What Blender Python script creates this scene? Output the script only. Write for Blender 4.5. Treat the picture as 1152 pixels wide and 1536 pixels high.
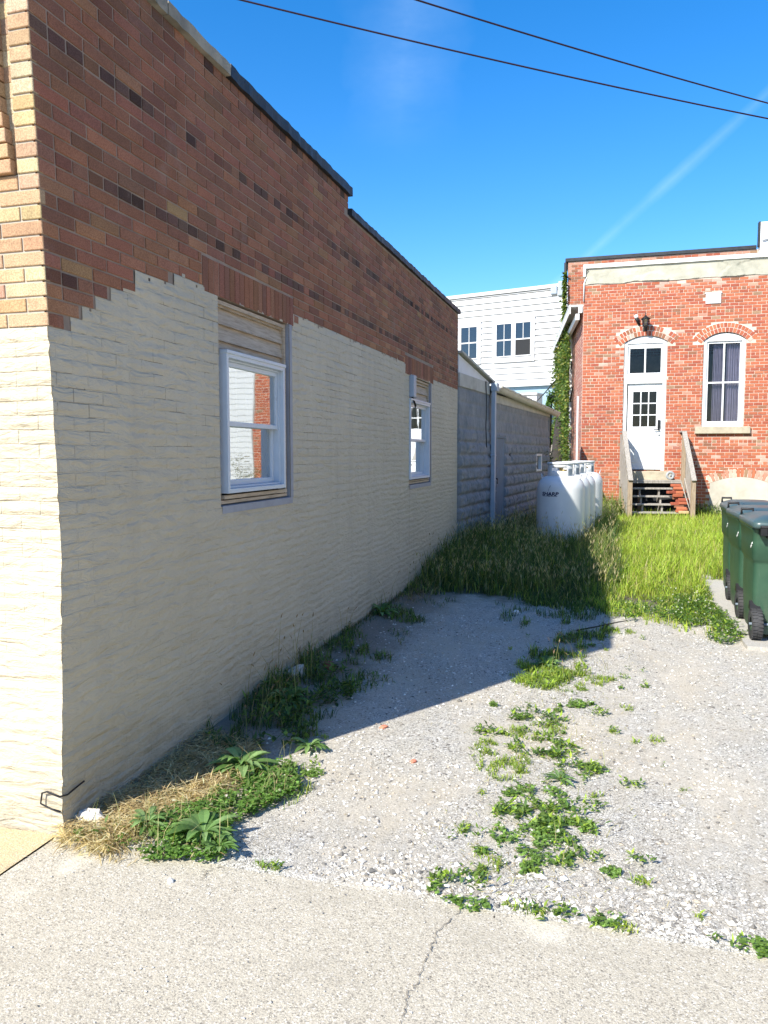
import bpy, math, random
import numpy as np
from mathutils import Vector, Matrix, noise as mnoise
R = math.radians
random.seed(7); rng = np.random.default_rng(11)
for o in list(bpy.data.objects): bpy.data.objects.remove(o, do_unlink=True)
SC = bpy.context.scene
COL = SC.collection

# ------------------------------------------------------------------ camera
cam_d = bpy.data.cameras.new('camera'); cam = bpy.data.objects.new('camera', cam_d); COL.objects.link(cam)
cam.location = (0, 0, 1.65); cam.rotation_euler = (R(90 - 4.361), 0, R(16.508))
cam_d.sensor_width = 36; cam_d.sensor_fit = 'AUTO'; cam_d.lens = 36 * 1154 / 1536
cam_d.clip_start = 0.05; cam_d.clip_end = 2000
SC.camera = cam

# ------------------------------------------------------------------ sun, sky, exposure
SUN_DIR = Vector((2.249, 4.171, -3.95)).normalized()     # the way the light travels
SUN_EL = math.asin(-SUN_DIR.z); SUN_ROT = math.atan2(-SUN_DIR.x, -SUN_DIR.y)
sd = bpy.data.lights.new('sun', 'SUN'); sd.energy = 4.8; sd.angle = R(0.53); sd.color = (1.0, 0.95, 0.845)
sun = bpy.data.objects.new('sun', sd); COL.objects.link(sun)
sun.rotation_euler = SUN_DIR.to_track_quat('-Z', 'Y').to_euler(); sun.location = (-6, -8, 14)
SC.view_settings.view_transform = 'Standard'; SC.view_settings.look = 'None'
SC.view_settings.exposure = 0.97; SC.view_settings.gamma = 1.0
W_ = bpy.data.worlds.new('World'); SC.world = W_; W_.use_nodes = True
SKY_STRENGTH = 0.135

# ------------------------------------------------------------------ node helper
class NT:
    def __init__(s, tree): s.t = tree; s.n = tree.nodes; s.l = tree.links
    def node(s, typ, **kw):
        n = s.n.new(typ)
        for k, v in kw.items(): setattr(n, k, v)
        return n
    def put(s, sock, v):
        if v is None: return
        if isinstance(v, bpy.types.NodeSocket): s.l.new(v, sock)
        else:
            if isinstance(v, (tuple, list)) and sock.type == 'RGBA' and len(v) == 3: v = (*v, 1)
            sock.default_value = v
    def pos(s): return s.node('ShaderNodeNewGeometry').outputs['Position']
    def obj(s): return s.node('ShaderNodeTexCoord').outputs['Object']
    def attr(s, name='col'): return s.node('ShaderNodeAttribute', attribute_name=name).outputs['Color']
    def mapv(s, v, scale=(1, 1, 1), loc=(0, 0, 0), rot=(0, 0, 0)):
        n = s.node('ShaderNodeMapping'); s.put(n.inputs[0], v)
        n.inputs['Location'].default_value = loc; n.inputs['Rotation'].default_value = rot; n.inputs['Scale'].default_value = scale
        return n.outputs[0]
    def noise(s, v, scale=5, detail=4, rough=.55, dist=0.0, col=False):
        n = s.node('ShaderNodeTexNoise'); s.put(n.inputs['Vector'], v); n.inputs['Scale'].default_value = scale
        n.inputs['Detail'].default_value = detail; n.inputs['Roughness'].default_value = rough; n.inputs['Distortion'].default_value = dist
        return n.outputs['Color' if col else 'Fac']
    def vor(s, v, scale=5, feature='F1', out='Distance', rnd=1.0):
        n = s.node('ShaderNodeTexVoronoi', feature=feature); s.put(n.inputs['Vector'], v); n.inputs['Scale'].default_value = scale
        n.inputs['Randomness'].default_value = rnd
        return n.outputs[out]
    def ramp(s, f, stops, interp='LINEAR'):
        n = s.node('ShaderNodeValToRGB'); n.color_ramp.interpolation = interp; e = n.color_ramp.elements
        while len(e) < len(stops): e.new(0.5)
        for i, (p, c) in enumerate(stops):
            e[i].position = p
            e[i].color = (c, c, c, 1) if isinstance(c, (int, float)) else (*c, 1)
        s.put(n.inputs[0], f); return n.outputs[0]
    def mix(s, f, a, b, mode='MIX'):
        n = s.node('ShaderNodeMix', data_type='RGBA', blend_type=mode)
        s.put(n.inputs[0], f); s.put(n.inputs[6], a); s.put(n.inputs[7], b); return n.outputs[2]
    def m(s, op, a, b=None, clamp=False):
        n = s.node('ShaderNodeMath', operation=op, use_clamp=clamp); s.put(n.inputs[0], a); s.put(n.inputs[1], b); return n.outputs[0]
    def vm(s, op, a, b=None, out=0):
        n = s.node('ShaderNodeVectorMath', operation=op); s.put(n.inputs[0], a); s.put(n.inputs[1], b); return n.outputs[out]
    def sep(s, v):
        n = s.node('ShaderNodeSeparateXYZ'); s.put(n.inputs[0], v); return n.outputs
    def comb(s, x=0, y=0, z=0):
        n = s.node('ShaderNodeCombineXYZ'); s.put(n.inputs[0], x); s.put(n.inputs[1], y); s.put(n.inputs[2], z); return n.outputs[0]
    def sub(s, v, lo, hi):   # smoothstep
        n = s.node('ShaderNodeMapRange', interpolation_type='SMOOTHSTEP'); s.put(n.inputs[0], v)
        n.inputs[1].default_value = lo; n.inputs[2].default_value = hi; return n.outputs[0]
    def bump(s, h, strength=.5, dist=.01, normal=None):
        n = s.node('ShaderNodeBump'); n.inputs['Strength'].default_value = strength; n.inputs['Distance'].default_value = dist
        s.put(n.inputs['Height'], h); s.put(n.inputs['Normal'], normal); return n.outputs[0]
    def brick(s, v, w, h, mortar, smooth=.1, offset=.5, c1=(1, 1, 1), c2=(0, 0, 0), cm=(0, 0, 0)):
        n = s.node('ShaderNodeTexBrick', offset=offset); s.put(n.inputs['Vector'], v)
        n.inputs['Scale'].default_value = 1; n.inputs['Brick Width'].default_value = w; n.inputs['Row Height'].default_value = h
        n.inputs['Mortar Size'].default_value = mortar; n.inputs['Mortar Smooth'].default_value = smooth
        s.put(n.inputs['Color1'], c1); s.put(n.inputs['Color2'], c2); s.put(n.inputs['Mortar'], cm)
        return n.outputs
MATS = {}
def newmat(name, fn, rough=.7, metal=0.0, spec=.3):
    m = bpy.data.materials.new(name); m.use_nodes = True; t = NT(m.node_tree)
    b = next(n for n in t.n if n.type == 'BSDF_PRINCIPLED')
    b.inputs['Roughness'].default_value = rough; b.inputs['Metallic'].default_value = metal
    b.inputs['Specular IOR Level'].default_value = spec
    r = fn(t, b)
    if r is not None: t.put(b.inputs['Base Color'], r)
    MATS[name] = m; return m
def plain(name, c, rough=.6, metal=0., var=.12, scale=9., bump=.0, spec=.3, dirt=None):
    def fn(t, b):
        p = t.obj()
        n = t.noise(p, scale, 5, .6)
        f = t.ramp(n, [(.3, 0), (.7, 1)])
        c1 = tuple(x * (1 - var) for x in c); c2 = tuple(min(1, x * (1 + var)) for x in c)
        out = t.mix(f, c1, c2)
        if dirt:
            d = t.ramp(t.noise(p, scale * .6, 7, .7), [(.52, 0), (.72, 1)])
            out = t.mix(d, out, dirt)
        if bump: t.put(b.inputs['Normal'], t.bump(t.noise(p, scale * 8, 4, .6), bump, .004))
        t.put(b.inputs['Roughness'], t.ramp(n, [(.3, max(0, rough - .08)), (.7, min(1, rough + .08))]))
        return out
    return newmat(name, fn, rough, metal, spec)

# sky
def build_world():
    t = NT(W_.node_tree); bg = next(n for n in t.n if n.type == 'BACKGROUND')
    sky = t.node('ShaderNodeTexSky', sky_type='NISHITA'); sky.sun_disc = False
    sky.sun_elevation = SUN_EL; sky.sun_rotation = SUN_ROT; sky.altitude = 0; sky.air_density = 1.0; sky.dust_density = 0.35; sky.ozone_density = 3.2
    d = t.node('ShaderNodeTexCoord').outputs['Generated']
    hs = t.node('ShaderNodeHueSaturation'); hs.inputs['Saturation'].default_value = 1.38; t.put(hs.inputs['Color'], sky.outputs[0])
    hs.inputs['Value'].default_value = 1.0
    c = t.mix(1.0, hs.outputs[0], (1.02, .955, 1.01), 'MULTIPLY')
    # faint high cloud: one contrail and a soft smear
    def plane_band(n, w0, w1, along, lo, hi, ns, amt, cc):
        q = t.vm('DOT_PRODUCT', d, n, out=1); q = t.m('ABSOLUTE', q)
        wob = t.m('MULTIPLY', t.noise(d, 9, 4, .6), w1)
        band = t.m('SUBTRACT', 1.0, t.m('DIVIDE', q, t.m('ADD', wob, w0)), True)
        a = t.vm('DOT_PRODUCT', d, along, out=1)
        e = t.m('MULTIPLY', t.sub(a, lo, lo + .12), t.m('SUBTRACT', 1.0, t.sub(a, hi - .12, hi)))
        nz = t.ramp(t.noise(t.mapv(d, ns), 6, 6, .62), [(.30, .15), (.66, 1)])
        return t.mix(t.m('MULTIPLY', t.m('MULTIPLY', band, e), t.m('MULTIPLY', nz, amt)), cc, (5.4, 6.7, 7.8))
    c = plane_band(CON_N, .003, .010, CON_A, -.55, .40, (1, 1, 1), .13, c)
    c = plane_band(CL_N, .01, .12, CL_A, -.12, .16, (1, 1, 3), .09, c)
    t.put(bg.inputs[0], c); bg.inputs[1].default_value = SKY_STRENGTH
def pixdir(px, py):      # world direction of two measured points of the contrail
    v = Vector(((px - 576) / 1154, -(py - 768) / 1154, -1)); return (cam.rotation_euler.to_matrix() @ v).normalized()
_a, _b = pixdir(1140, 150), pixdir(880, 385)
CON_N = tuple(_a.cross(_b).normalized()); CON_A = tuple((_a - _b).normalized())
_a, _b = pixdir(610, 20), pixdir(600, 160)
CL_N = tuple(_a.cross(_b).normalized()); CL_A = tuple((_a - _b).normalized())
build_world()

# ------------------------------------------------------------------ object helpers
def tag(o, label=None, cat=None, group=None, kind=None):
    if label: o['label'] = label
    if cat: o['category'] = cat
    if group: o['group'] = group
    if kind: o['kind'] = kind
    return o
def thing(name, label, cat, loc=(0, 0, 0), rz=0, group=None):
    o = bpy.data.objects.new(name, None); COL.objects.link(o); o.location = loc; o.rotation_euler = (0, 0, rz); o.empty_display_size = .2
    return tag(o, label, cat, group)
def world_m(o):
    m = Matrix.Translation(o.location) @ o.rotation_euler.to_matrix().to_4x4()
    return world_m(o.parent) @ m if o.parent else m

def fastmesh(name, V, faces, cols=None, mats=(), fm=None, smooth=False):
    """faces: list of int arrays (m,k); cols: list of (m,3) per face array"""
    me = bpy.data.meshes.new(name)
    V = np.asarray(V, dtype=np.float32)
    faces = [np.asarray(f, dtype=np.int32) for f in faces if len(f)]
    me.vertices.add(len(V)); me.vertices.foreach_set('co', V.ravel())
    tot = np.concatenate([np.full(len(f), f.shape[1], np.int32) for f in faces])
    li = np.concatenate([f.ravel() for f in faces])
    me.loops.add(len(li)); me.loops.foreach_set('vertex_index', li)
    me.polygons.add(len(tot)); st = np.concatenate([[0], np.cumsum(tot)[:-1]]).astype(np.int32)
    me.polygons.foreach_set('loop_start', st); me.polygons.foreach_set('loop_total', tot)
    me.polygons.foreach_set('use_smooth', np.full(len(tot), smooth))
    if fm is not None: me.polygons.foreach_set('material_index', np.asarray(fm, np.int32))
    me.update(calc_edges=True)
    if cols is not None:
        c = np.concatenate([np.asarray(x, np.float32) for x in cols]); c = np.repeat(c, tot, axis=0)
        a = me.color_attributes.new('col', 'FLOAT_COLOR', 'CORNER')
        a.data.foreach_set('color', np.concatenate([c, np.ones((len(c), 1), np.float32)], 1).ravel())
    for m in mats: me.materials.append(m)
    return me
def link(name, me, parent=None, local=False):
    o = bpy.data.objects.new(name, me); COL.objects.link(o)
    if parent is not None:
        o.parent = parent
        if not local: me.transform(world_m(parent).inverted())
    return o

class MB:
    """collects polygons; build() links ONE mesh object"""
    def __init__(s): s.v = []; s.f = []; s.c = []; s.m = []; s.sm = []
    def add(s, vs, fs, col=(1, 1, 1), mi=0, smooth=False):
        o = len(s.v); s.v += [tuple(v) for v in vs]
        for f in fs: s.f.append(tuple(i + o for i in f)); s.c.append(col); s.m.append(mi); s.sm.append(smooth)
        return s
    def quad(s, a, b, c, d, **k): return s.add([a, b, c, d], [(0, 1, 2, 3)], **k)
    def box(s, x0, x1, y0, y1, z0, z1, M=None, **k):
        vs = [Vector(p) for p in ((x0, y0, z0), (x1, y0, z0), (x1, y1, z0), (x0, y1, z0), (x0, y0, z1), (x1, y0, z1), (x1, y1, z1), (x0, y1, z1))]
        if M is not None: vs = [M @ v for v in vs]
        return s.add(vs, [(3, 2, 1, 0), (4, 5, 6, 7), (0, 1, 5, 4), (1, 2, 6, 5), (2, 3, 7, 6), (3, 0, 4, 7)], **k)
    def beam(s, a, b, w, h, up=(0, 0, 1), **k):
        a = Vector(a); b = Vector(b); d = (b - a); L = d.length; d.normalize(); u = Vector(up); sd_ = d.cross(u).normalized(); u2 = sd_.cross(d)
        M = Matrix((( sd_.x, d.x, u2.x, a.x), (sd_.y, d.y, u2.y, a.y), (sd_.z, d.z, u2.z, a.z), (0, 0, 0, 1)))
        return s.box(-w / 2, w / 2, 0, L, -h / 2, h / 2, M, **k)
    def tube(s, pts, r, n=8, caps=True, **k):
        pts = [Vector(p) for p in pts]; rs = r if isinstance(r, (list, tuple)) else [r] * len(pts)
        vs = []; prev = None
        for i, p in enumerate(pts):
            t = (pts[min(i + 1, len(pts) - 1)] - pts[max(i - 1, 0)]).normalized()
            if prev is None: a = t.orthogonal().normalized()
            else: a = (prev - t * prev.dot(t)).normalized()
            prev = a; b = t.cross(a)
            for j in range(n):
                an = 2 * math.pi * j / n; vs.append(p + (a * math.cos(an) + b * math.sin(an)) * rs[i])
        fs = [(i * n + j, i * n + (j + 1) % n, (i + 1) * n + (j + 1) % n, (i + 1) * n + j) for i in range(len(pts) - 1) for j in range(n)]
        if caps: fs += [tuple(range(n - 1, -1, -1)), tuple(range((len(pts) - 1) * n, len(pts) * n))]
        k.setdefault('smooth', True)
        return s.add(vs, fs, **k)
    def lathe(s, prof, n=40, c=(0, 0, 0), axis='z', **k):
        vs = []
        for (r, z) in prof:
            for j in range(n):
                a = 2 * math.pi * j / n
                if axis == 'z': vs.append((c[0] + r * math.cos(a), c[1] + r * math.sin(a), c[2] + z))
                else: vs.append((c[0] + z, c[1] + r * math.cos(a), c[2] + r * math.sin(a)))
        fs = [(i * n + j, i * n + (j + 1) % n, (i + 1) * n + (j + 1) % n, (i + 1) * n + j) for i in range(len(prof) - 1) for j in range(n)]
        k.setdefault('smooth', True)
        return s.add(vs, fs, **k)
    def build(s, name, mats, parent=None, local=False, bevel=0, warp=None):
        V = np.array(s.v, np.float32)
        if warp is not None: V = warp(V)
        me = bpy.data.meshes.new(name); me.from_pydata([tuple(v) for v in V], [], s.f)
        me.polygons.foreach_set('material_index', s.m); me.polygons.foreach_set('use_smooth', s.sm)
        tot = [len(f) for f in s.f]; c = np.repeat(np.array(s.c, np.float32), tot, axis=0)
        a = me.color_attributes.new('col', 'FLOAT_COLOR', 'CORNER'); a.data.foreach_set('color', np.concatenate([c, np.ones((len(c), 1), np.float32)], 1).ravel())
        for m_ in (mats if isinstance(mats, (list, tuple)) else [mats]): me.materials.append(m_)
        o = link(name, me, parent, local)
        if bevel:
            b = o.modifiers.new('bevel', 'BEVEL'); b.width = bevel; b.segments = 2; b.limit_method = 'ANGLE'; b.angle_limit = R(40)
        return o

# value noise in numpy
def _h(ix, iy, s):
    n = (ix.astype(np.int64) * 374761393 + iy.astype(np.int64) * 668265263 + s * 974711) & 0x7fffffff
    n = ((n ^ (n >> 13)) * 1274126177) & 0x7fffffff
    return ((n ^ (n >> 16)) & 0xffff) / 65535.0
def vn(x, y, s=0):
    x = np.asarray(x, float); y = np.asarray(y, float)
    ix = np.floor(x); iy = np.floor(y); fx = x - ix; fy = y - iy; fx = fx * fx * (3 - 2 * fx); fy = fy * fy * (3 - 2 * fy)
    a = _h(ix, iy, s); b = _h(ix + 1, iy, s); c = _h(ix, iy + 1, s); d = _h(ix + 1, iy + 1, s)
    return (a * (1 - fx) + b * fx) * (1 - fy) + (c * (1 - fx) + d * fx) * fy
def fbm(x, y, s=0, o=4):
    r = 0; a = .5
    for k in range(o): r = r + a * vn(x * 2 ** k, y * 2 ** k, s + k * 17); a *= .5
    return r
def ss(x, a, b):
    t = np.clip((np.asarray(x, float) - a) / (b - a), 0, 1); return t * t * (3 - 2 * t)
WX = -2.252      # plane of the alley wall
YC = 2.70        # its near corner
YE = 11.50       # its far end
def gz(x, y):
    x = np.asarray(x, float); y = np.asarray(y, float)
    z = -.012 + .010 * ss(-y, -2.95, -2.70) * 0 + .017 * (1 - ss(y, 2.7, 3.2)) + .012 * (fbm(x * 3, y * 3, 5, 3) - .45) * (.3 + .7 * ss(y, 2.7, 3.2)) + .03 * (fbm(x * .6, y * .6, 9, 2) - .4) * ss(y, 3, 5)
    z = z + .085 * np.exp(-np.maximum(x - WX, 0) / .38) * ss(y, 3.0, 5.2)
    z = z + .03 * ss(y, 7.5, 10)
    return z - .016 * (1 - ss(y, 2.635, 2.675))

# ------------------------------------------------------------------ materials
def m_painted(t, b):
    p = t.pos(); x, y, z = t.sep(p)
    u = t.m('ADD', y, x)
    uv = t.comb(t.m('ADD', u, .02), t.m('SUBTRACT', z, 2.175 - .061 * 40), 0)
    wob = t.noise(p, 6, 3, .5, col=True)
    uvw = t.vm('ADD', uv, t.vm('MULTIPLY', t.vm('SUBTRACT', wob, (.5, .5, .5)), (.012, .012, 0)))
    bk = t.brick(uvw, .206, .061, .0045, .6)
    thin = t.brick(uvw, .206, .061, .0019, .4)
    hi = t.sub(z, .9, 2.1)                       # joints still open near the top, parged over lower down
    big = t.ramp(t.noise(t.mapv(p, (1, 1, 1.3)), 1.3, 3, .5), [(.35, 0), (.62, 1)])
    vis = t.m('ADD', t.m('MULTIPLY', hi, t.ramp(t.noise(p, 2.4, 4, .6), [(.44, .0), (.68, .55)])), t.m('MULTIPLY', big, .22), True)
    lumps = t.noise(t.mapv(p, (1, 1, 3.2)), 5.5, 5, .55, 1.0)
    med = t.noise(t.mapv(p, (1, 1, 1.6)), 22, 4, .6)
    fine = t.noise(p, 140, 3, .6)
    # trowelled ridges that follow the courses
    ridg = t.node('ShaderNodeTexWave', wave_type='BANDS', bands_direction='Z'); ridg.inputs['Scale'].default_value = 1 / .061 / math.pi * .5 * 2
    ridg.inputs['Distortion'].default_value = 7; ridg.inputs['Detail'].default_value = 3; ridg.inputs['Detail Scale'].default_value = .8; t.put(ridg.inputs['Vector'], t.mapv(p, (.35, .35, 1)))
    h = t.m('MULTIPLY', t.m('MULTIPLY', bk[1], -.6), vis)
    h = t.m('ADD', h, t.m('MULTIPLY', lumps, 1.6)); h = t.m('ADD', h, t.m('MULTIPLY', med, .5)); h = t.m('ADD', h, t.m('MULTIPLY', fine, .08))
    h = t.m('ADD', h, t.m('MULTIPLY', t.m('MULTIPLY', ridg.outputs['Fac'], .22), t.m('SUBTRACT', 1.15, vis)))
    t.put(b.inputs['Normal'], t.bump(h, 1.0, .013))
    base = t.mix(t.ramp(t.noise(p, 1.1, 5, .6), [(.3, 0), (.7, 1)]), (.475, .42, .31), (.55, .49, .37))
    base = t.mix(t.m('MULTIPLY', t.ramp(med, [(.45, 0), (.75, 1)]), .25), base, (.50, .44, .33))
    # hairline gaps where the paint did not bridge the joint
    pit = t.ramp(t.noise(t.mapv(p, (1, 1, 2)), 5, 5, .7), [(.50, 0), (.58, 1)])
    gap = t.m('MULTIPLY', t.m('MULTIPLY', thin[1], pit), t.m('ADD', t.m('MULTIPLY', hi, .9), t.m('MULTIPLY', big, .22), True))
    strk = t.ramp(t.noise(t.mapv(p, (1, 1, .10)), 6.5, 5, .6), [(.52, 0), (.75, .30)]); base = t.mix(strk, base, (.36, .32, .25))
    base = t.mix(t.m('MULTIPLY', gap, .75), base, (.10, .085, .06))
    # stains low down, pocks
    splash = t.m('MULTIPLY', t.m('SUBTRACT', 1, t.sub(z, .0, .55)), t.ramp(t.noise(p, 5, 6, .75), [(.35, .05), (.65, .8)]))
    base = t.mix(splash, base, (.33, .29, .22))
    pock = t.ramp(t.vor(p, 5.5), [(.012, 1), (.03, 0)])
    pk = t.m('MULTIPLY', pock, t.ramp(t.noise(p, 2.2, 2), [(.55, 0), (.6, 1)]))
    base = t.mix(t.m('MULTIPLY', pk, .8), base, (.12, .10, .08))
    return base
newmat('painted', m_painted, .62, 0, .35)
def m_bricks(t, b):
    p = t.pos(); c = t.attr()
    sp = t.ramp(t.noise(p, 170, 3, .7), [(.40, 0), (.58, 1)])
    c2 = t.mix(t.m('MULTIPLY', t.m('SUBTRACT', 1, sp), .55), c, t.mix(1.0, c, (.35, .28, .26), 'MULTIPLY'))
    g = t.noise(p, 14, 4, .6)
    c2 = t.mix(t.m('MULTIPLY', t.ramp(g, [(.35, 0), (.7, 1)]), .3), c2, t.mix(1.0, c2, (.62, .6, .62), 'MULTIPLY'))
    soot = t.ramp(t.noise(t.mapv(p, (1, 1, .35)), 1.9, 6, .65), [(.42, 0), (.72, .5)]); c2 = t.mix(soot, c2, t.mix(1.0, c2, (.55, .5, .5), 'MULTIPLY'))
    eff = t.m('MULTIPLY', t.ramp(t.noise(t.mapv(p, (1, 1, .7)), 2.6, 6, .7), [(.58, 0), (.8, .55)]), .6)
    c2 = t.mix(eff, c2, (.45, .36, .32))
    t.put(b.inputs['Normal'], t.bump(t.m('ADD', t.noise(p, 260, 3, .7), t.noise(p, 60, 3, .6)), .5, .003))
    return c2
newmat('bricks', m_bricks, .8, 0, .2)
def m_oldbrick(t, b):
    p = t.pos(); c = t.attr()
    g = t.noise(p, 9, 5, .65)
    c2 = t.mix(t.m('MULTIPLY', t.ramp(g, [(.35, 0), (.7, 1)]), .4), c, t.mix(1.0, c, (.6, .55, .5), 'MULTIPLY'))
    w = t.m('MULTIPLY', t.ramp(t.noise(p, 5.5, 6, .75), [(.62, 0), (.74, 1)]), .18)
    c2 = t.mix(w, c2, (.62, .50, .42))
    t.put(b.inputs['Normal'], t.bump(t.noise(p, 50, 4, .7), .6, .008))
    return c2
newmat('old_bricks', m_oldbrick, .85, 0, .15)
plain('mortar', (.30, .235, .185), .9, var=.25, scale=6, bump=.4)
plain('front_mortar', (.40, .36, .30), .9, var=.25, scale=6, bump=.4)
plain('lime_mortar', (.66, .60, .52), .9, var=.15, scale=6, bump=.3)
plain('pale_mortar', (.54, .43, .35), .9, var=.25, scale=4, bump=.3)
def m_conc(c1, c2, agg=.5, spots=True, scale=1.0):
    def fn(t, b):
        p = t.mapv(t.pos(), (scale,) * 3)
        cl = t.ramp(t.noise(p, .9, 6, .6), [(.3, 0), (.7, 1)])
        base = t.mix(cl, c1, c2)
        v = t.vor(p, 170, out='Color'); vs = t.sep(v)[0]
        ag = t.ramp(vs, [(0, (.10, .09, .08)), (.12, (.25, .22, .18)), (.16, tuple(x * .95 for x in c1)), (.75, tuple(x * 1.06 for x in c2)), (.9, (.75, .72, .66)), (1, (.8, .76, .68))], 'CONSTANT')
        base = t.mix(agg, base, ag)
        fn_ = t.noise(p, 240, 4, .75); base = t.mix(t.m('MULTIPLY', t.ramp(fn_, [(.42, 1), (.54, 0)]), .5), base, (.15, .13, .10))
        if spots:
            big = t.ramp(t.noise(t.mapv(p, (1, 2.2, 1)), 1.7, 6, .7), [(.52, 0), (.7, 1)])
            base = t.mix(t.m('MULTIPLY', big, .55), base, tuple(x * .70 for x in c1))
            lt = t.ramp(t.noise(p, 2.6, 3, .5), [(.62, 0), (.72, 1)])
            base = t.mix(t.m('MULTIPLY', lt, .6), base, tuple(min(.8, x * 1.2) for x in c2))
            pits = t.ramp(t.vor(p, 30), [(.07, 1), (.13, 0)]); pm = t.ramp(t.noise(p, 5, 4, .6), [(.46, 0), (.54, 1)])
            base = t.mix(t.m('MULTIPLY', t.m('MULTIPLY', pits, pm), .8), base, (.10, .09, .07))
        h = t.m('ADD', t.m('MULTIPLY', t.noise(p, 120, 4, .7), 1.0), t.m('MULTIPLY', t.noise(p, 18, 4, .6), .8))
        t.put(b.inputs['Normal'], t.bump(h, .7, .006))
        return base
    return fn
newmat('sidewalk', m_conc((.50, .45, .355), (.575, .525, .425), .5), .85, 0, .2)
newmat('yellow_slab', m_conc((.60, .45, .25), (.66, .53, .33), .25, False), .85, 0, .2)
newmat('driveway', m_conc((.45, .43, .385), (.52, .50, .45), .2, False), .85, 0, .2)
def m_lot(t, b):
    p = t.pos(); x, y, z = t.sep(p)
    n1 = t.noise(p, 1.3, 6, .65)
    dirtmask = t.ramp(t.noise(t.mapv(p, (1, .55, 1), (3, 1, 0)), 1.6, 6, .7), [(.40, 0), (.62, 1)])
    stone = t.ramp(t.sep(t.vor(p, 80, out='Color'))[0], [(0, (.12, .11, .10)), (.08, (.38, .36, .33)), (.20, (.55, .52, .465)), (.5, (.66, .635, .58)), (.8, (.77, .755, .705)), (.92, (.46, .42, .36)), (.96, (.30, .29, .28))], 'CONSTANT')
    edge = t.ramp(t.vor(p, 80, 'DISTANCE_TO_EDGE'), [(.0, 1), (.08, 0)])
    stone = t.mix(t.m('MULTIPLY', edge, .6), stone, (.36, .33, .28))
    fine = t.ramp(t.sep(t.vor(p, 150, out='Color'))[1], [(0, (.16, .15, .13)), (.12, (.46, .43, .37)), (.45, (.59, .56, .495)), (.8, (.70, .675, .615))], 'CONSTANT')
    st = t.mix(t.ramp(t.noise(p, 7, 4, .6), [(.42, 0), (.58, 1)]), fine, stone)
    dirt = t.mix(t.ramp(n1, [(.3, 0), (.7, 1)]), (.50, .44, .34), (.59, .54, .45))
    dirt = t.mix(t.m('MULTIPLY', t.ramp(t.noise(p, 130, 4, .8), [(.40, 1), (.55, 0)]), .5), dirt, (.24, .2, .15))
    c = t.mix(t.m('MULTIPLY', dirtmask, .82), st, dirt)
    spk = t.m('MULTIPLY', t.ramp(t.vor(p, 34), [(.10, 1), (.17, 0)]), t.ramp(t.noise(p, 11, 4, .7), [(.46, 0), (.50, 1)]))
    c = t.mix(t.m('MULTIPLY', spk, .75), c, (.17, .16, .14))
    damp = t.ramp(t.noise(t.mapv(p, (1, .5, 1)), .9, 5, .6), [(.5, 0), (.7, .35)]); c = t.mix(damp, c, (.40, .36, .29))
    # soil against the wall and towards the grass
    soil = t.m('MULTIPLY', t.m('SUBTRACT', 1, t.sub(t.m('ADD', x, t.m('MULTIPLY', t.noise(p, 3, 5, .6), .7)), WX + .55, WX + 1.15)), t.sub(y, 3.0, 3.6))
    c = t.mix(t.m('MULTIPLY', soil, .85), c, t.mix(t.noise(p, 40, 5, .7), (.15, .12, .09), (.30, .255, .2)))
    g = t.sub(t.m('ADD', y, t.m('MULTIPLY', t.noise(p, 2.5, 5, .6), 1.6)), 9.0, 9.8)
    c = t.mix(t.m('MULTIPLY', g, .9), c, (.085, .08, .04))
    h = t.m('ADD', t.m('MULTIPLY', t.m('SUBTRACT', 1, edge), t.m('SUBTRACT', 1.1, dirtmask)), t.m('MULTIPLY', t.noise(p, 90, 5, .75), 1.3))
    t.put(b.inputs['Normal'], t.bump(h, .8, .008))
    return c
newmat('lot', m_lot, .9, 0, .15)
plain('earth', (.16, .15, .08), .95, var=.3, scale=1.2, bump=.4)
def m_leafy(t, b):
    c = t.attr(); p = t.pos()
    c = t.mix(t.m('MULTIPLY', t.noise(p, 25, 2), .25), c, t.mix(1.0, c, (.6, .7, .5), 'MULTIPLY'))
    tr = t.node('ShaderNodeBsdfTranslucent'); t.put(tr.inputs[0], t.mix(1.0, c, (1.5, 1.6, .7), 'MULTIPLY'))
    ms = t.node('ShaderNodeMixShader'); ms.inputs[0].default_value = .38
    out = next(n for n in t.n if n.type == 'OUTPUT_MATERIAL')
    t.l.new(b.outputs[0], ms.inputs[1]); t.l.new(tr.outputs[0], ms.inputs[2]); t.l.new(ms.outputs[0], out.inputs[0])
    return c
newmat('leafy', m_leafy, .55, 0, .35)
def m_attr(t, b):
    p = t.pos(); c = t.attr()
    t.put(b.inputs['Normal'], t.bump(t.noise(p, 120, 4, .7), .5, .004))
    return t.mix(t.m('MULTIPLY', t.ramp(t.noise(p, 60, 3), [(.35, 0), (.7, 1)]), .35), c, t.mix(1.0, c, (.6, .58, .55), 'MULTIPLY'))
newmat('pebble', m_attr, .85, 0, .2)
plain('coping_concrete', (.30, .27, .21), .85, var=.35, scale=5, bump=.6, dirt=(.10, .10, .09))
plain('tar', (.022, .024, .027), .55, var=.4, scale=7, bump=.7, spec=.4)
plain('roofing', (.05, .05, .055), .8, var=.2, scale=3, bump=.4)
plain('vinyl_white', (.50, .56, .62), .35, var=.05, scale=6, spec=.5)
plain('white_paint', (.69, .70, .70), .5, var=.05, scale=4, spec=.4, dirt=(.56, .56, .53))
plain('white_board', (.56, .57, .575), .55, var=.04, scale=1.2, spec=.35)
plain('grey_reveal', (.30, .31, .34), .6, var=.12, scale=8, bump=.2)
plain('sill_wood', (.27, .20, .15), .75, var=.35, scale=12, bump=.4)
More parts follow.
